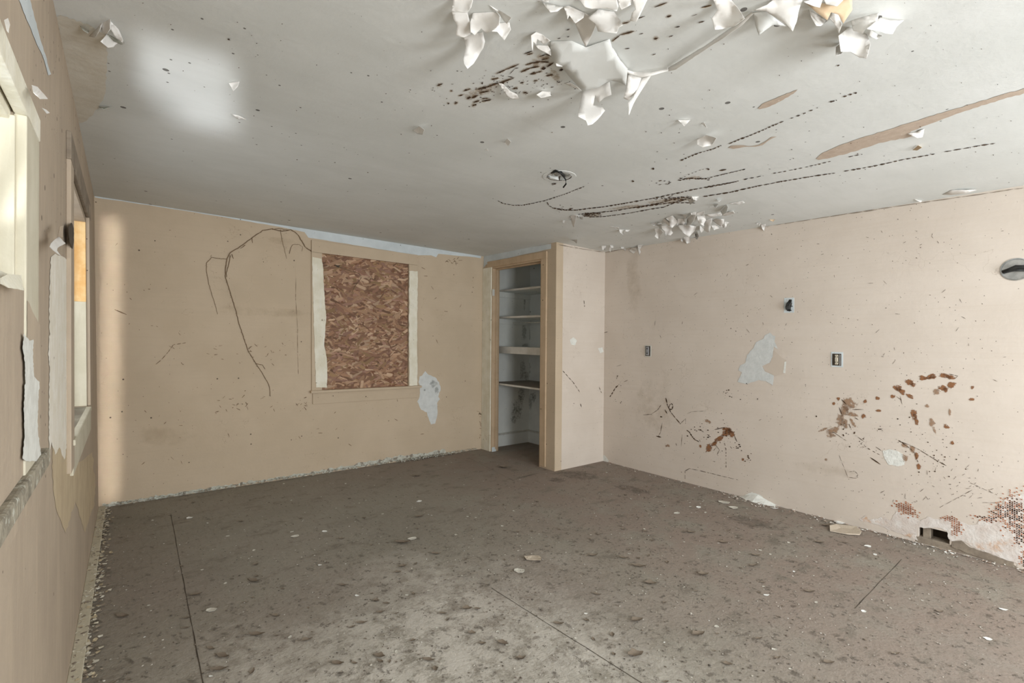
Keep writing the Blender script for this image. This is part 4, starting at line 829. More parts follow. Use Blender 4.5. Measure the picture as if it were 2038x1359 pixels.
big = [
 (K7, [(180, -30), (345, -30), (345, 5), (330, 60), (300, 105), (165, 100), (175, 40)], (0, 1), .05, 'paint flake curling off at the top edge, leftmost of the large ones'),
 (K7, [(165, 100), (300, 105), (320, 190), (320, 250), (325, 290), (265, 318), (200, 300), (210, 220), (180, 160)], (0, 1), .06, 'squarish folded paint flake at the left of the large peeling cluster'),
 (K7, [(345, 110), (540, 100), (575, 140), (570, 210), (500, 265), (455, 280), (415, 240), (360, 298), (325, 270), (320, 190)], (0, 1), .07, 'wide white paint flake with a notched lower edge, left part of the ceiling'),
 (K7, [(480, 40), (560, 85), (600, 105), (672, 150), (630, 200), (600, 170), (570, 120)], (0, 1), .05, 'pointed paint flake right of the wide notched one'),
 (K7, [(560, 195), (655, 190), (665, 250), (612, 342), (550, 270), (500, 265)], (0, 1), .05, 'folded triangular paint flake pointing down below the pointed one'),
 (K7, [(265, 310), (330, 290), (430, 270), (445, 350), (430, 410), (350, 540), (300, 582), (270, 540), (262, 500), (285, 390)], (0, 2), .09, 'long tongue of paint hanging lowest at the left of the peeling area'),
 (K7, [(890, 10), (985, -5), (985, 18), (920, 12)], (0, 1), .015, 'thin sliver of lifted paint at the top edge'),
 (K7, [(930, 20), (1110, 60), (1060, 95), (1000, 105), (960, 60)], (0, 1), .05, 'flat drooping paint flake left of the double curl near the top edge'),
 (K7, [(1110, 60), (1150, 50), (1290, 110), (1280, 150), (1210, 197), (1160, 130), (1145, 165), (1130, 100)], (0, 2), .05, 'ragged paint flake with a V shaped tip near the top centre'),
 (K7, [(1235, -20), (1560, -20), (1575, 50), (1560, 95), (1480, 70), (1400, 70), (1350, 75), (1290, 60)], (0, 1), .05, 'wide white paint flake cut by the top edge'),
 (K7, [(1315, 155), (1400, 80), (1540, 100), (1590, 170), (1610, 215), (1580, 230), (1560, 280), (1400, 265), (1380, 200)], (1, 2), .09, 'broad pale paint flake bulging down below the wide top one'),
 (K7, [(1570, -10), (1690, -10), (1680, 40), (1600, 82), (1580, 50)], (0, 1), .04, 'small white paint flake at the top edge beside the long right curl'),
 (K7, [(1690, -10), (1825, -10), (1780, 80), (1725, 185), (1670, 175), (1690, 110), (1720, 80)], (0, 1), .08, 'long narrow paint curl hanging from the top edge right of centre'),
 (K7, [(1150, 155), (1290, 105), (1370, 170), (1385, 210), (1350, 290), (1300, 400), (1270, 345), (1210, 200)], (0, 1), .07, 'rolled paint flake tapering to a point above the sagging grey sheet'),
 (K7, [(835, 300), (880, 270), (930, 290), (1000, 345), (945, 378), (890, 330), (880, 380), (855, 350), (850, 440), (838, 380)], (1, 2), .04, 'split white paint flake left of the sagging grey sheet'),
 (K7, [(870, 380), (980, 385), (1000, 420), (1005, 470), (950, 440), (900, 415)], (0, 1), .03, 'small folded paint flake under the split one'),
 (K7, [(1030, 480), (1080, 488), (1115, 520), (1115, 562), (1050, 560)], (0, 1), .03, 'small square paint flake on the left rim of the sagging sheet'),
 (K7, [(1270, 770), (1385, 740), (1500, 690), (1515, 800), (1450, 830), (1405, 870), (1380, 800), (1360, 890), (1440, 905), (1462, 935), (1400, 1010), (1355, 1050), (1315, 1060), (1300, 1020), (1235, 985), (1250, 880)], (0, 2), .13, 'big hook shaped paint flake hanging lowest below the sagging sheet'),
 (K7, [(1660, 620), (1770, 660), (1720, 780), (1665, 850), (1620, 830), (1640, 740)], (0, 1), .08, 'rounded left flap of the paired hanging paint flakes'),
 (K7, [(1775, 660), (1850, 640), (1760, 780), (1700, 880), (1662, 975), (1655, 870), (1700, 820)], (0, 1), .11, 'long spike of paint, right one of the paired hanging flakes'),
 (K7, [(1640, 590), (1700, 605), (1850, 607), (1990, 575), (1998, 598), (1850, 640), (1760, 655), (1650, 620)], (1, 3), .03, 'lifted strip of paint joining the paired flakes to the long curl'),
 (K7, [(1505, 395), (1525, 400), (1590, 510), (1655, 580), (1650, 600), (1575, 525)], (0, 3), .02, 'narrow torn paint lip at the right of the sagging grey sheet'),
 (K7, [(1120, 705), (1170, 695), (1230, 735), (1265, 765), (1200, 738)], (0, 1), .02, 'thin curled paint lip at the lower left of the sagging sheet'),
 (K7, [(560, 700), (600, 710), (660, 770), (720, 800), (735, 835), (680, 838), (630, 810)], (0, 1), .05, 'solitary leaf shaped paint flake among the rust marks'),
 (K7, [(880, 800), (930, 770), (1000, 775), (1005, 810), (920, 828)], (1, 2), .03, 'small rounded paint flake right of the rust marks'),
 (K8, [(0, 550), (100, 490), (300, 370), (400, 300), (560, 190), (675, 95), (690, 112), (600, 200), (440, 315), (320, 390), (60, 565), (0, 578)], (0, 5), .03, 'very long thin paint curl running diagonally across the ceiling'),
 (K8, [(360, -15), (500, -15), (560, 60), (620, 150), (540, 210), (440, 235), (378, 242), (352, 150), (400, 80)], (0, 1), .10, 'five sided pinkish paint flake at the top edge over the long diagonal curl'),
 (K8, [(690, 85), (800, 40), (870, -15), (1095, -15), (1060, 80), (1040, 180), (1010, 255), (950, 190), (850, 130), (790, 90)], (2, 3), .12, 'large white triangular paint flake hanging from the top edge'),
 (K8, [(1100, 15), (1180, -10), (1255, -10), (1230, 62), (1180, 50), (1130, 30)], (1, 2), .03, 'small white paint flake over the tan torn paper, left one'),
 (K8, [(1258, -10), (1430, -10), (1370, 50), (1280, 35)], (0, 1), .03, 'small white paint flake over the tan torn paper, right one'),
 (K8, [(1140, 80), (1290, 170), (1240, 210), (1200, 210), (1160, 140)], (0, 1), .06, 'pale pink paint flake below the tan torn paper'),
 (K8, [(1310, 150), (1330, 95), (1380, 110), (1410, 200), (1385, 270), (1345, 185)], (1, 2), .07, 'curled white paint flake right below the tan torn paper'),
 (K8, [(1480, 170), (1600, 130), (1712, 103), (1700, 160), (1600, 235), (1580, 270), (1500, 250)], (0, 2), .08, 'smooth white paint flake left of the wing shaped one'),
 (K8, [(1610, 235), (1720, 140), (1800, 165), (1912, 165), (1850, 220), (1820, 275), (1760, 270), (1720, 255)], (1, 3), .08, 'wing shaped white paint flake, rightmost of the large ones'),
 (K8, [(1380, 290), (1470, 220), (1610, 280), (1640, 350), (1630, 400), (1610, 475), (1550, 465), (1480, 420), (1400, 420)], (1, 2), .10, 'pale ragged paint flake hanging under the smooth white one'),
 (K8, [(1360, 380), (1400, 350), (1450, 380), (1400, 440), (1360, 455)], (0, 1), .05, 'small cream paint flake left of the pale ragged one'),
 (K8, [(1640, 240), (1700, 280), (1740, 290), (1690, 318), (1630, 290)], (0, 1), .03, 'small pink paint flake under the wing shaped one'),
 (K3, [(1300, 660), (1385, 648), (1370, 690), (1335, 725)], (0, 1), .04, 'single triangular paint flake on the bare left half of the ceiling'),
 (K3, [(1315, 905), (1380, 920), (1440, 950), (1370, 945)], (0, 1), .02, 'small paint flake beside the bright patch on the ceiling'),
 (K3, [(190, 290), (295, 180), (275, 240), (235, 300)], (0, 1), .04, 'jagged white paint flake near the left wall, leftmost of its cluster'),
 (K3, [(280, 190), (360, 150), (360, 230), (330, 270), (290, 260)], (0, 1), .05, 'upright white paint flake near the left wall at the centre of its cluster'),
 (K3, [(280, 330), (330, 272), (420, 340), (380, 375), (340, 380)], (1, 2), .05, 'blunt white paint flake near the left wall, lowest of its cluster'),
 (K3, [(362, 170), (425, 235), (470, 345), (400, 300), (360, 230)], (0, 1), .04, 'white paint flake near the left wall, rightmost of its cluster'),
]
for k, pts, h, d, lab in big: flap(k(pts), h, d, lab, None, GT)
flap(K8([(1110, 20), (1300, 30), (1490, -15), (1492, 80), (1420, 190), (1380, 120), (1320, 100), (1290, 165), (1200, 100)]), (0, 2), .05, 'tan torn paper backing hanging at the top edge of the ceiling', m_flaket, GT)
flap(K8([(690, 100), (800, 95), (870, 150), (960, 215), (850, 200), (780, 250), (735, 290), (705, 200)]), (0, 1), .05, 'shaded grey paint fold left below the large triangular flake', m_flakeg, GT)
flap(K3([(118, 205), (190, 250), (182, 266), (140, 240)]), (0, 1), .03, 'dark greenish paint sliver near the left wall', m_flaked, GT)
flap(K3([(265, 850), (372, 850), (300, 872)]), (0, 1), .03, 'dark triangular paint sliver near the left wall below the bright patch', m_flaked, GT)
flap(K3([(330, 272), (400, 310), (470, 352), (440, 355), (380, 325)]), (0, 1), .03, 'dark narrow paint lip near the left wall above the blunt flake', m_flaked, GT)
GC = 'small paint flakes in the cluster above the right wall'
KL = {9: 'heart shaped paint flake, largest of the cluster above the right wall', 16: 'long white rolled paint flake, left half, top of the right wall cluster', 17: 'long white rolled paint flake, right half, top of the right wall cluster', 4: 'pinkish paint flake, lowest left of the cluster above the right wall', 5: 'wide cream paint flake left of the heart shaped one',
      7: 'curled paint flake with a shaded fold, left part of the right wall cluster', 6: 'pointed white paint flake left of the curled one with a fold', 8: 'square paint flake directly above the left lobe of the heart shaped one', 10: 'rounded paint flake directly above the right lobe of the heart shaped one', 15: 'slanted blade shaped paint flake right of the heart shaped one', 14: 'pale green paint flake between the heart and the slanted blade', 19: 'large triangular paint flake at the right of the cluster above the right wall', 21: 'paint flake hanging over the top of the wall just under the heart shaped one', 22: 'narrow pod shaped paint flake right under the heart shaped one', 24: 'triangular paint flake at the end of the dark rust trail', 25: 'white folded paint flake above the triangular one at the end of the rust trail',
      1: 'leftmost small paint flake of the cluster above the right wall', 2: 'small cream paint flake second from the left of the cluster', 3: 'tiny white paint flake on top at the left end of the cluster', 11: 'drooping paint lip left over the rounded flake', 12: 'short white paint flake at the middle top of the cluster', 13: 'boxy white paint flake left of the long rolled ones', 20: 'small crumpled paint flake under the large triangular one', 23: 'tiny paint flake left of the one hanging over the wall top', 26: 'tiny flat triangular paint flake above the long rolled ones', 27: 'small paint flake just over the left end of the rolled ones', 28: 'small green tinted paint flake under the slanted blade', 29: 'small twisted paint flake at the right end of the cluster'}
HS = {1: [(150, 660), (250, 640), (240, 690), (210, 705)], 2: [(250, 690), (330, 670), (390, 680), (345, 735)], 3: [(280, 650), (330, 630), (370, 650), (360, 670), (290, 675)], 4: [(225, 760), (330, 750), (410, 830), (370, 880), (320, 960), (290, 970), (235, 920), (265, 860)],
      5: [(370, 700), (480, 700), (560, 730), (605, 850), (560, 905), (500, 890), (460, 910), (430, 820), (370, 750)], 6: [(400, 590), (440, 560), (530, 650), (520, 715), (460, 660)], 7: [(440, 550), (600, 500), (680, 590), (690, 640), (650, 690), (590, 750), (520, 710), (530, 620)],
      8: [(700, 560), (830, 560), (845, 640), (830, 680), (690, 705)], 9: [(690, 700), (830, 680), (960, 690), (1080, 720), (1060, 790), (935, 930), (860, 890), (760, 800)], 10: [(890, 560), (980, 480), (1070, 480), (1030, 600), (960, 690), (880, 700)], 11: [(690, 490), (780, 470), (900, 490), (850, 570), (820, 510)],
      12: [(960, 440), (1080, 430), (1070, 500), (1010, 540)], 13: [(1090, 440), (1240, 405), (1230, 480), (1180, 500), (1090, 500)], 14: [(1090, 510), (1250, 500), (1280, 590), (1240, 700), (1220, 710), (1120, 640)], 15: [(1280, 580), (1400, 560), (1370, 720), (1345, 840), (1310, 840), (1230, 790), (1240, 720)],
      16: [(1250, 480), (1570, 440), (1600, 490), (1370, 535), (1300, 500)], 17: [(1600, 490), (1700, 430), (1830, 405), (1860, 450), (1760, 485), (1650, 500)], 19: [(1410, 600), (1480, 565), (1640, 570), (1640, 750), (1560, 710), (1500, 670)],
      20: [(1380, 700), (1480, 690), (1550, 760), (1470, 780), (1440, 795)], 21: [(820, 930), (940, 930), (960, 1040), (890, 1075), (850, 1010)], 22: [(1050, 870), (1100, 820), (1135, 920), (1090, 990), (1060, 960)], 23: [(770, 960), (820, 980), (800, 1030), (765, 1010)],
      24: [(900, 170), (990, 150), (1060, 190), (955, 280)], 25: [(980, 110), (1140, 110), (1090, 190), (1030, 190)], 26: [(1480, 175), (1590, 185), (1545, 220)], 27: [(1430, 295), (1530, 260), (1490, 330), (1460, 340)], 28: [(1150, 700), (1240, 780), (1180, 850), (1150, 790)], 29: [(1650, 620), (1750, 640), (1680, 730), (1650, 750)]}
DH = {9: .11, 5: .07, 4: .07, 7: .07, 10: .08, 15: .09, 14: .08, 19: .08, 21: .05, 22: .07, 16: .02, 17: .02, 13: .02, 12: .03, 25: .03}
for i, pts in HS.items(): flap(KH(pts), (0, 1), DH.get(i, .04), KL[i], None, GC)
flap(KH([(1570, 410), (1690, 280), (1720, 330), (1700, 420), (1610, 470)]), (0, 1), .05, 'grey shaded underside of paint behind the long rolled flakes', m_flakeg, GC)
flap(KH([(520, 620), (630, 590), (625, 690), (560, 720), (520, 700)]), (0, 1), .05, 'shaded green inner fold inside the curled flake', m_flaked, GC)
IS = [([(135, 540), (200, 520), (255, 530), (215, 690), (195, 750), (165, 670)], .07, 'tooth shaped paint flake hanging at the left end of the rust lines'), ([(255, 520), (310, 560), (370, 555), (370, 600), (330, 605)], .04, 'small paint flake with a black spot beside the tooth shaped one'),
      ([(1015, 785), (1130, 780), (1090, 880), (1030, 840)], .05, 'small white kite shaped paint flake left of the big cluster'), ([(830, 722), (940, 735), (1015, 745), (1010, 772), (930, 752)], .02, 'thin lifted strip of paint left of the kite shaped flake'), ([(1130, 790), (1215, 790), (1180, 825), (1130, 820)], .02, 'faint grey paint flake right of the kite shaped one'),
      ([(110, 965), (190, 970), (260, 960), (260, 1035), (240, 1030), (200, 990)], .04, 'small paint flake over the closet side wall'), ([(700, 1080), (780, 1080), (770, 1120), (735, 1160), (715, 1150)], .04, 'curled paint flake in the corner of the right wall, left one'), ([(840, 1110), (880, 1110), (870, 1190), (840, 1180)], .03, 'narrow paint flake hanging in the corner of the right wall'),
      ([(850, 1070), (920, 1080), (910, 1120), (870, 1110)], .03, 'small paint flake just above the narrow corner one'), ([(1045, 1100), (1115, 1100), (1110, 1140), (1060, 1130)], .03, 'flat paint flake along the top of the right wall'), ([(1110, 1130), (1135, 1130), (1130, 1185), (1115, 1170)], .02, 'sliver of paint beside the flat flake along the wall top'),
      ([(1200, 1160), (1240, 1110), (1325, 1120), (1310, 1190), (1280, 1220), (1220, 1190)], .04, 'rounded pink paint flake hanging over the wall top'), ([(1355, 1060), (1450, 1060), (1420, 1110), (1390, 1140), (1405, 1190), (1380, 1245), (1350, 1130)], .05, 'long twisted paint flake hanging over the wall top'), ([(0, 620), (45, 620), (25, 670), (0, 660)], .03, 'tiny round paint flake left of the tooth shaped one'), ([(-100, 440), (-50, 430), (-30, 450), (-70, 470)], .02, 'tiny paint flake at the far left end of the rust lines')]
for pts, d, lab in IS: flap(KI(pts), (0, 1), d, lab, None, 'small scattered paint flakes near the back corner')
z8b = zf((1300, 130), 2.7615); zc9 = zf((960, 310), 3.397)
for k, pts, d, lab in ((z8b, [(135, 300), (205, 300), (170, 335)], .04, 'small triangular paint flake above the dashed rust line'), (z8b, [(240, 405), (290, 383), (350, 400), (320, 440), (270, 450), (240, 435)], .05, 'five cornered paint flake touching the dashed rust line'), (z8b, [(265, 320), (278, 313), (297, 345)], .02, 'tiny paint sliver above the five cornered flake'),
                     (z8b, [(1395, 375), (1450, 365), (1490, 350), (1480, 395), (1450, 400)], .03, 'torn paint flake on the edge of the long tan scar'), (z8b, [(1425, 465), (1455, 440), (1478, 452), (1450, 468)], .015, 'tiny orange paint chip under the long tan scar'), (z8b, [(1590, 710), (1640, 685), (1780, 685), (1720, 705), (1640, 712)], .03, 'long white paint flake above the right end of the wall top'), (z8b, [(1435, 735), (1480, 745), (1470, 752)], .015, 'thin dark paint sliver near the right end of the wall top'),
                     (zc9, [(1670, 320), (1760, 305), (1775, 318), (1740, 332), (1700, 325)], .02, 'thin white paint flake right of the big cluster'), (zc9, [(1580, 298), (1618, 300), (1600, 312)], .015, 'tiny white paint chip over the right of the big cluster'), (zc9, [(1845, 455), (1880, 450), (1875, 475)], .03, 'small paint flake on the wall line, left one of a pair'), (zc9, [(1885, 465), (1915, 462), (1905, 510), (1890, 490)], .03, 'small paint flake on the wall line, right one of a pair'),
                     (zc9, [(1940, 432), (1980, 430), (1965, 446)], .02, 'small brownish paint flake right of the wall line pair')):
    flap(k(pts), (0, 1), d, lab, m_flaket if 'orange' in lab or 'brownish' in lab else None, 'small scattered paint flakes on the right of the ceiling')
for pts, d, lab in (([(822, 259), (834, 251), (845, 258), (841, 268), (830, 266)], .03, 'lone paint flake on the middle of the ceiling'), ([(1003, 283), (1010, 276), (1017, 282), (1012, 291)], .02, 'small lone paint flake left above the ceiling light box'), ([(966, 298), (970, 296), (972, 301)], .01, 'tiny lone paint chip left of the ceiling light box')): flap(pts, (0, 1), d, lab, None, 'lone paint flakes on the open ceiling')
# flakes hanging on the left wall
def wflap(pts, hinge, D_, lab, m=None):
    v2, f2 = tri(jag(pts, .4, 6)); h0 = Vector(pts[hinge[0]]); h1 = Vector(pts[hinge[1]]); ab = h1-h0; vs = []
    for p in v2:
        pp = Vector(p); t = (pp-(h0+ab*max(0, min(1, (pp-h0).dot(ab)/ab.length_squared)))).length/30; vs.append(W(at(p[0], p[1], 0, .026+D_*min(1, t))))
    b_ = vs[0].copy(); me = bpy.data.meshes.new('wall_paint_flake'); me.from_pydata([tuple(v-b_) for v in vs], [], f2); me.materials.append(m or m_flake); o = bpy.data.objects.new('wall_paint_flake', me); C.objects.link(o); o.location = b_
    md = o.modifiers.new('skin', 'SOLIDIFY'); md.thickness = .001; tag(o, lab, 'paint flake', 'paint flakes on the left wall')
K2 = zf((0, 340), 3.777); K1 = zf((0, 0), 3.777)
wflap(K2([(405, 520), (440, 495), (490, 545), (430, 580), (425, 600), (455, 640), (400, 600), (370, 570), (380, 545)]), (1, 0), .02, 'grey paint flake standing off the left wall between the windows')
wflap(K2([(445, 420), (475, 410), (470, 500), (435, 490)]), (0, 1), .015, 'small tan paint flake on the left wall above the grey one', m_left)
wflap(K1([(235, 640), (280, 655), (330, 710), (358, 745), (300, 745), (250, 695)]), (0, 1), .03, 'pointed paint flake beside the head of the near left window')
wflap(K1([(310, 810), (345, 825), (372, 850), (350, 855)]), (0, 1), .015, 'small paint flake under the pointed one beside the near left window')
wflap(K1([(30, 155), (60, 140), (75, 190), (65, 250), (50, 230)]), (0, 1), .02, 'torn paint flake at the top left over the near left window')
wflap(K2([(0, 805), (60, 775), (155, 785), (175, 900), (130, 890), (60, 880), (0, 850)]), (1, 2), .012, 'torn cream paint flap over the lower panel of the near left window', m_cream)

# ------------------------------------------------------------------ floor: seams, dirt, debris
def fl(name, a, b, w_, lab=None):
    a = Vector(a); b = Vector(b); d = (b-a).normalized(); n_ = Vector((-d.y, d.x))*w_/2; k = max(2, int((b-a).length/.08)); vs = []; fs = []
    for i in range(k+1):
        p = a+(b-a)*i/k+Vector((random.uniform(-1, 1), random.uniform(-1, 1)))*.0015; ww = random.uniform(.5, 1.3)
        vs += [(p.x+n_.x*ww, p.y+n_.y*ww, .0012), (p.x-n_.x*ww, p.y-n_.y*ww, .0012)]
    for i in range(k): fs.append((2*i, 2*i+1, 2*i+3, 2*i+2))
    mesh_obj(name, vs, fs, m_void, floor)
fl('board_seam', (.44, 3.9), (.41, 1.2), .004); fl('board_seam', (3.29, 4.1), (3.13, 3.05), .003); fl('board_seam', (3.12, .255), (4.05, .262), .004); fl('board_seam', (1.745, 1.55), (1.80, .3), .0035)
fl('board_seam', (3.13, 3.1), (3.5, 3.13), .004)
sm = Smear(2, 0.0, 1, .0016); rs = random.Random(77)
for b in ((1150, 945, 70, 14, 5), (1260, 975, 60, 10, 10), (1110, 955, 30, 8, 0), (1790, 1070, 80, 10, 14), (1500, 1040, 90, 16, 12)): sm.blob(*b, peak=.95)
for i in range(220):
    x = rs.uniform(150, 2030); y = 960+399*rs.random()**.7
    if y < 1015+(200-x)*.16+0 and x < 950: continue
    if x > 1200 and y < 935+(x-1205)*.27: continue
    sx = rs.uniform(3, 14)*(y/1200)**3; sm.blob(x, y, sx, sx*.42, rs.uniform(-15, 35), 9, rs.uniform(.8, 1.1))
sm.build('dirt_stain', m_dirt, floor, 'dark dirt clots')
m_leaf = mat('dead_leaf', (.15, .12, .09), (.21, .17, .13), 40, rough=.9)
m_leaf2 = mat('pale_dead_leaf', (.34, .29, .23), (.42, .37, .30), 40, rough=.9)
m_chip = mat('fallen_paint_chip', (.62, .60, .54), (.50, .48, .42), 30)
m_chipw = mat('white_paint_chip', (.85, .86, .84), (.75, .76, .74), 30)
def leafmesh(seed, m, asp=.45, curl=.25, stem=True):
    r_ = random.Random(seed); mb = MB(); n_ = 7; vs = []; fs = []
    for i in range(n_+1):
        t = i/n_; wd = asp*math.sin(math.pi*min(.985, max(.02, t**.85)))*r_.uniform(.75, 1.15)
        for j, s_ in enumerate((-1, -.5, 0, .5, 1)):
            vs.append(((t-.5), s_*wd*.5, .04+curl*((t-.5)**2)+curl*.9*(s_*wd)**2+r_.uniform(-.015, .02)))
    for i in range(n_):
        for j in range(4): fs.append((i*5+j, (i+1)*5+j, (i+1)*5+j+1, i*5+j+1))
    mb.add(vs, fs)
    if stem: mb.tube([(-.5, 0, .06), (-.62, .02, .05), (-.75, .06, .03)], .012, 4)
    me = bpy.data.meshes.new('leaf'); me.from_pydata([tuple(v) for v in mb.v], [], mb.f); me.materials.append(m); me.polygons.foreach_set('use_smooth', [True]*len(me.polygons)); return me
def chipmesh(seed, m, curl=.15):
    r_ = random.Random(seed); k = r_.randint(6, 9); pts = []
    for i in range(k):
        a = 2*math.pi*i/k; rr = r_.uniform(.32, .55); pts.append((rr*math.cos(a), rr*math.sin(a)*.75))
    vs = [(0, 0, .03)]+[(x*.55, y*.55, .03+curl*.2*(x*x)) for x, y in pts]+[(x, y, .03+curl*(x*x)+r_.uniform(0, .05)) for x, y in pts]
    fs = [(0, 1+i, 1+(i+1) % k) for i in range(k)]+[(1+i, 1+k+i, 1+k+(i+1) % k, 1+(i+1) % k) for i in range(k)]
    n_ = len(vs); vs = vs+[(x, y, z-.03) for x, y, z in vs]; fs = fs+[tuple(reversed([i+n_ for i in f])) for f in fs]+[(1+k+i, 1+k+n_+i, 1+k+n_+(i+1) % k, 1+k+(i+1) % k) for i in range(k)]
    me = bpy.data.meshes.new('chip'); me.from_pydata(vs, [], fs); me.materials.append(m); return me
LM = [leafmesh(i, m_leaf, .35+.06*i, .5) for i in range(5)]; LP = [leafmesh(20+i, m_leaf2, .5, .6) for i in range(3)]
CM = [chipmesh(i, m_chip, .22) for i in range(5)]; CW = [chipmesh(30+i, m_chipw, .2) for i in range(4)]
def put(me, name, x, y, s_, rz, label, cat, group):
    o = bpy.data.objects.new(name, me); C.objects.link(o); o.location = W((x, y, 0))+Vector((0, 0, .0006)); o.scale = (s_, s_, s_); o.rotation_euler = (random.uniform(-.05, .05), random.uniform(-.05, .05), rz)
    tag(o, label, cat, group); return o
def putpx(me, name, px, py, wpx, label, cat, group, rz=None):
    a = at(px, py, 2, 0.0); b = at(px+wpx, py, 2, 0.0); s_ = (b-a).length
    # length seen across the picture
    return put(me, name, a[0], a[1], s_, rz if rz is not None else random.uniform(-.4, .4)-.67, label, cat, group)
G6 = lambda x, y: (130+x/2.101, 900+y/2.101); G7 = lambda x, y: (1000+x/1.963, 930+y/1.963)
GL = 'dead leaves lying on the floor'; GP = 'paint chips lying on the floor'
spec = [('6', 790, 540, 36, 1, 'dark curled leaf standing alone in the left middle of the floor'), ('6', 1410, 380, 40, 0, 'long narrow dark leaf near the middle of the floor'), ('6', 1550, 425, 26, 0, 'folded grey leaf right below the long narrow one'), ('6', 1410, 478, 22, 0, 'upper leaf of the dark pair near the middle of the floor'), ('6', 1390, 503, 20, 0, 'lower leaf of the dark pair near the middle of the floor'),
        ('6', 1155, 362, 18, 0, 'small dark leaf in the far middle of the floor'), ('6', 735, 290, 18, 0, 'small dark leaf in the shaded far left of the floor'), ('6', 1480, 270, 26, 0, 'dark crumpled leaf in the far middle of the floor'), ('6', 1470, 100, 24, 0, 'flat dark leaf near the closet and back wall'), ('6', 1830, 65, 26, 0, 'flat dark leaf on the floor before the closet opening'), ('6', 1300, 622, 20, 0, 'dark round leaf, upper left one of a group of four'), ('6', 1345, 633, 18, 0, 'dark leaf, upper right one of a group of four'), ('6', 1318, 670, 24, 0, 'dark leaf, lowest of a group of four'),
        ('6', 1240, 715, 30, 2, 'tan curled leaf in the lower middle of the floor'), ('6', 1160, 557, 22, 2, 'small pale curled leaf left of the group of four'), ('6', 1680, 655, 26, 0, 'dark leaf beside the clod right of the group of four'), ('6', 1725, 655, 18, 0, 'dark clod shaped leaf right of the group of four'), ('6', 1580, 675, 20, 0, 'brown leaf between the group of four and the clod'), ('6', 660, 855, 40, 1, 'large grey curled leaf at the bottom left of the floor'), ('6', 645, 910, 44, 2, 'large pale curled leaf at the bottom left of the floor'), ('6', 610, 822, 24, 2, 'pale folded leaf just above the large bottom left ones'),
        ('6', 505, 735, 20, 2, 'pale leaf on the seam, lower one of two'), ('6', 508, 693, 22, 2, 'pale leaf on the seam, upper one of two'), ('6', 240, 687, 34, 0, 'thin bowed dark twig like leaf near the left wall'), ('6', 545, 597, 28, 0, 'thin flat leaf beside the left seam'), ('6', 880, 685, 26, 0, 'slender dark leaf in the lower left of the floor'), ('6', 1010, 785, 28, 1, 'grey leaf in the lower left of the floor'), ('6', 800, 765, 40, 1, 'rounded grey leaf shell in the lower left of the floor'), ('6', 1140, 885, 34, 1, 'crumpled grey leaf near the bottom edge'), ('6', 1210, 883, 18, 0, 'small very dark leaf near the bottom edge'), ('6', 1520, 870, 34, 0, 'dark crumpled leaf near the bottom centre'), ('6', 1315, 855, 30, 1, 'curled grey leaf left of the bottom centre'), ('6', 1745, 800, 20, 0, 'dark brown leaf right of the bottom centre'), ('6', 1830, 800, 30, 1, 'crumpled leaf right of the bottom centre'), ('6', 1900, 865, 24, 0, 'dark clump of leaf at the bottom centre right'),
        ('7', 355, 345, 26, 0, 'small brown curled leaf in the centre of the floor'), ('7', 475, 355, 26, 0, 'dark flat leaf in the centre of the floor'), ('7', 535, 388, 36, 2, 'pale greenish leaf in the centre right of the floor'), ('7', 865, 295, 22, 0, 'round brown leaf toward the right wall'), ('7', 738, 255, 20, 0, 'flat dark leaf toward the right wall'), ('7', 788, 270, 16, 0, 'small dark leaf beside the flat one toward the right wall'), ('7', 1240, 295, 20, 0, 'small dark leaf near the large tan chip'), ('7', 1265, 228, 24, 0, 'flat brown leaf just behind the large tan chip'), ('7', 980, 385, 28, 0, 'dark leaf in the right half of the floor'), ('7', 990, 345, 22, 0, 'dark twig like leaf in the right half of the floor'), ('7', 785, 420, 28, 0, 'brown clump of leaf in the right half of the floor'), ('7', 1200, 487, 26, 0, 'dark brown leaf toward the lower right'), ('7', 580, 455, 30, 0, 'brown leaf clump below the pale greenish leaf'), ('7', 370, 497, 22, 0, 'dark leaf in the lower centre of the floor'), ('7', 765, 655, 38, 0, 'large brown oval leaf in the lower right'), ('7', 525, 600, 34, 0, 'dark crumpled leaf in the lower middle'), ('7', 520, 735, 44, 1, 'curved twiggy leaf at the bottom middle'), ('7', 1535, 730, 24, 0, 'round dark leaf near the bottom right'), ('7', 1275, 765, 28, 0, 'brown leaf near the bottom right'), ('7', 880, 770, 24, 0, 'brown leaf between the oval leaf and the bottom edge'), ('7', 1075, 745, 20, 0, 'small brown leaf near the bottom edge on the right'), ('7', 1710, 565, 20, 0, 'small brown leaf beside the right seam'), ('7', 220, 612, 26, 0, 'brown leaf in the lower centre left of the crumpled one'), ('7', 75, 745, 24, 0, 'dark leaf clump at the bottom centre'), ('7', 1000, 670, 22, 0, 'brown leaf right of the large oval one'), ('7', 60, 253, 14, 0, 'tiny dark leaf in the far centre of the floor')]
rs = random.Random(4)
for k, x, y, wpx, t, lab in spec:
    p = (G6 if k == '6' else G7)(x, y); putpx((LM, [leafmesh(90, mat('grey_leaf', (.27, .245, .21), (.33, .30, .26), 30), .6, .6)] if False else LM, LP)[1 if t == 2 else 0][rs.randrange(5 if t != 2 else 3)], 'dead_leaf', p[0], p[1], wpx*(.8 if t != 2 else .8), lab, 'leaf', GL)
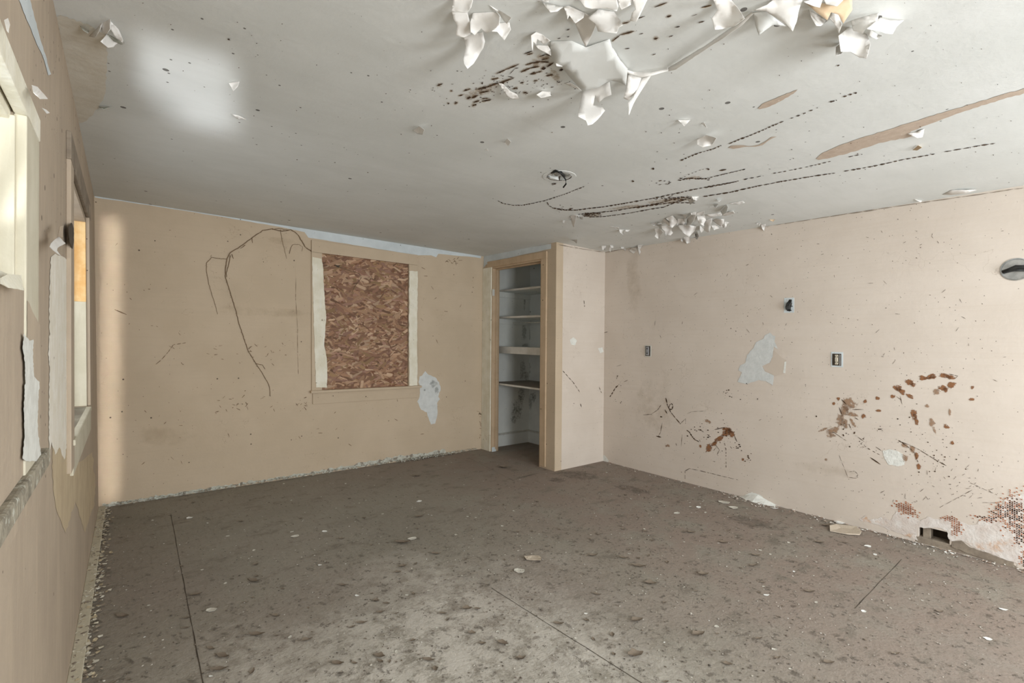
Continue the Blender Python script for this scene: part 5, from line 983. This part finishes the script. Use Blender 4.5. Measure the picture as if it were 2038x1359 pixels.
chips = [('6', 1960, 445, 34, 0, 'large tan paint chip in the centre of the floor'), ('6', 610, 660, 20, 0, 'pale paint chip in the lower left of the floor'), ('6', 1218, 600, 10, 1, 'small white paint chip near the pale curled leaf'), ('6', 1065, 472, 7, 1, 'tiny white paint chip in the middle left'), ('6', 607, 937, 9, 1, 'bright white paint chip at the bottom left'), ('6', 1480, 205, 12, 1, 'crumbled white paint chip in the far middle'), ('6', 1450, 362, 18, 0, 'pale flat paint chip by the long narrow leaf'), ('6', 1083, 332, 12, 1, 'small pale paint chip in the far middle left'), ('6', 520, 275, 12, 1, 'small pale paint chip in the far left'), ('6', 960, 352, 16, 0, 'pale yellow paint chip in the far left middle'), ('6', 1900, 497, 20, 0, 'grey paint chip below the large tan one'),
         ('7', 125, 358, 32, 0, 'large tan paint chip before the middle seam'), ('7', 680, 180, 14, 0, 'folded grey paint chip toward the far right wall'), ('7', 1060, 160, 14, 1, 'small white plaster piece right of the wall pile'), ('7', 865, 138, 22, 0, 'flat pale paint chip left of the wall pile'), ('7', 905, 158, 20, 0, 'flat pale paint chip below the wall pile'), ('7', 765, 156, 12, 1, 'tiny pale chip left of the wall pile'), ('7', 1345, 252, 66, 0, 'largest tan paint chip with a white rim beside the right wall'), ('7', 1315, 218, 18, 1, 'small greenish white chip behind the largest tan one'), ('7', 1430, 310, 14, 1, 'pale paint chip right below the largest tan one'), ('7', 1455, 341, 9, 1, 'bright white chip right below the largest tan one'), ('7', 1030, 500, 12, 1, 'oval white chip in the right half of the floor'), ('7', 1410, 562, 11, 1, 'white chip at the lower end of the right seam'), ('7', 1897, 672, 14, 1, 'white chip near the bottom right corner'), ('7', 1955, 556, 14, 1, 'white chip at the right edge of the floor'), ('7', 1138, 407, 6, 1, 'tiny white round chip in the right half'), ('7', 325, 572, 8, 1, 'tiny white chip in the lower centre'), ('7', 65, 405, 22, 0, 'pale paint chip left below the large tan one at the middle seam')]
m_tanchip = mat('tan_paint_chip', (.52, .45, .36), (.46, .39, .31), 25)
CT = [chipmesh(60+i, m_tanchip, .2) for i in range(4)]
for k, x, y, wpx, t, lab in chips:
    p = (G6 if k == '6' else G7)(x, y); putpx((CW if t else CT if ' tan ' in lab[:13] else CM)[rs.randrange(4)], 'paint_chip', p[0], p[1], wpx*1.1, lab, 'paint chip', GP)
def fits(x, y):
    if not (.08 < x < XR-.03 and y < YB-.03): return False
    if x > XC-.03 and y > YC-.03: return False
    a = px_of((x, y, 0)); return -5 < a[0] < 2043 and a[1] < 1364
cnt = 0
while cnt < 160:
    x = rs.uniform(.1, 4.4); y = rs.uniform(.4, 4.2)
    if not fits(x, y) or rs.random() < (y-1.2+.35*x*0)/3.6: continue
    put(LM[rs.randrange(5)], 'dead_leaf', x, y, rs.uniform(.012, .038), rs.uniform(0, 6.3), 'small brown scrap of dead leaf on the dusty floor', 'leaf', 'leaf scraps strewn over the floor'); cnt += 1
cnt = 0
while cnt < 150:
    x = rs.uniform(.1, 4.4); y = rs.uniform(.0, 4.3)
    if not fits(x, y) or rs.random() < (y-2.0)/3.6: continue
    w_ = rs.random() < .55
    put((CW if w_ else CM)[rs.randrange(4)], 'paint_chip', x, y, rs.uniform(.005, .011) if w_ else rs.uniform(.01, .03), rs.uniform(0, 6.3), 'tiny white paint chip on the dusty floor' if w_ else 'small dull grey paint chip on the dusty floor', 'paint chip', 'white specks of paint on the floor' if w_ else 'dull paint chips strewn over the floor'); cnt += 1
gr = MB(); cnt = 0
while cnt < 6500:
    x = rs.uniform(.08, 4.44); y = rs.uniform(-.3, 4.36)
    if not fits(x, y) or rs.random() < (y-.9)/4.2 - (.25 if x > 3.7 else 0): continue
    s_ = rs.uniform(.0015, .0065)*(1.4 if rs.random() < .1 else 1); a = rs.uniform(0, 6.3); el = rs.uniform(.3, 1)
    c = rs.choice([(.12, .10, .08), (.16, .13, .10), (.20, .17, .14), (.10, .085, .07), (.42, .39, .34), (.34, .31, .27), (.14, .12, .10), (.5, .47, .42) if rs.random() < .5 else (.15, .12, .1)])
    vs = []
    for t in (0, 1.25, 2.5, 3.75, 5.0):
        u = s_*math.cos(t)*rs.uniform(.7, 1.2); v = s_*el*math.sin(t)*rs.uniform(.7, 1.2); vs.append((x+u*math.cos(a)-v*math.sin(a), y+u*math.sin(a)+v*math.cos(a), .0015+rs.uniform(0, .003)))
    vs.append((x, y, .003+s_*.4)); gr.add(vs, [(0, 1, 5), (1, 2, 5), (2, 3, 5), (3, 4, 5), (4, 0, 5)], c); cnt += 1
o = mesh_obj('floor_grit', gr.v, gr.f, m_attr, None, gr.c); tag(o, 'fine grit and crumbs spread over the floor', 'grit', kind='stuff')
cr_ = MB()
for i in range(420):
    y = rs.choice((rs.uniform(-.4, .9), rs.gauss(1.35, .12), rs.uniform(-.4, 3.0))); x = XR-abs(rs.gauss(0, .06))-.006; s_ = rs.uniform(.003, .011); a = rs.uniform(0, 6.3)
    if y > YC-.03: continue
    c = rs.choice([(.7, .68, .63), (.6, .56, .5), (.8, .8, .76), (.4, .3, .24), (.3, .22, .17)])
    cr_.add([(min(XR-.002, x+s_*math.cos(a+t)*rs.uniform(.6, 1.1)), y+s_*math.sin(a+t)*rs.uniform(.6, 1.4), .002+rs.uniform(0, .008)) for t in (0, 1.3, 2.6, 3.9, 5.2)], [(0, 1, 2, 3, 4)], c)
o = mesh_obj('plaster_crumbs', cr_.v, cr_.f, m_attr, None, cr_.c); tag(o, 'pale plaster crumbs along the foot of the right wall', 'rubble', kind='stuff')
# bright plaster pile at the right wall
p0 = at(1500, 1001, 2, 0.0); mb = MB(); vs = [(XR-.002, p0[1]-.18, .001), (XR-.002, p0[1]-.08, .03), (XR-.002, p0[1]+.0, .055), (XR-.002, p0[1]+.07, .04), (XR-.002, p0[1]+.16, .001), (XR-.05, p0[1]+.1, .001), (XR-.075, p0[1]+.02, .001), (XR-.07, p0[1]-.07, .001), (XR-.04, p0[1]-.14, .001), (XR-.03, p0[1]+.01, .038), (XR-.028, p0[1]-.07, .026)]
mb.add(vs, [(0, 1, 10), (1, 2, 9, 10), (2, 3, 9), (3, 5, 9), (3, 4, 5), (5, 6, 9), (6, 7, 10, 9), (7, 8, 10), (8, 0, 10)]); o = mb.build('plaster_pile', m_plastw)
tag(o, 'small heap of white broken plaster against the foot of the right wall', 'plaster')
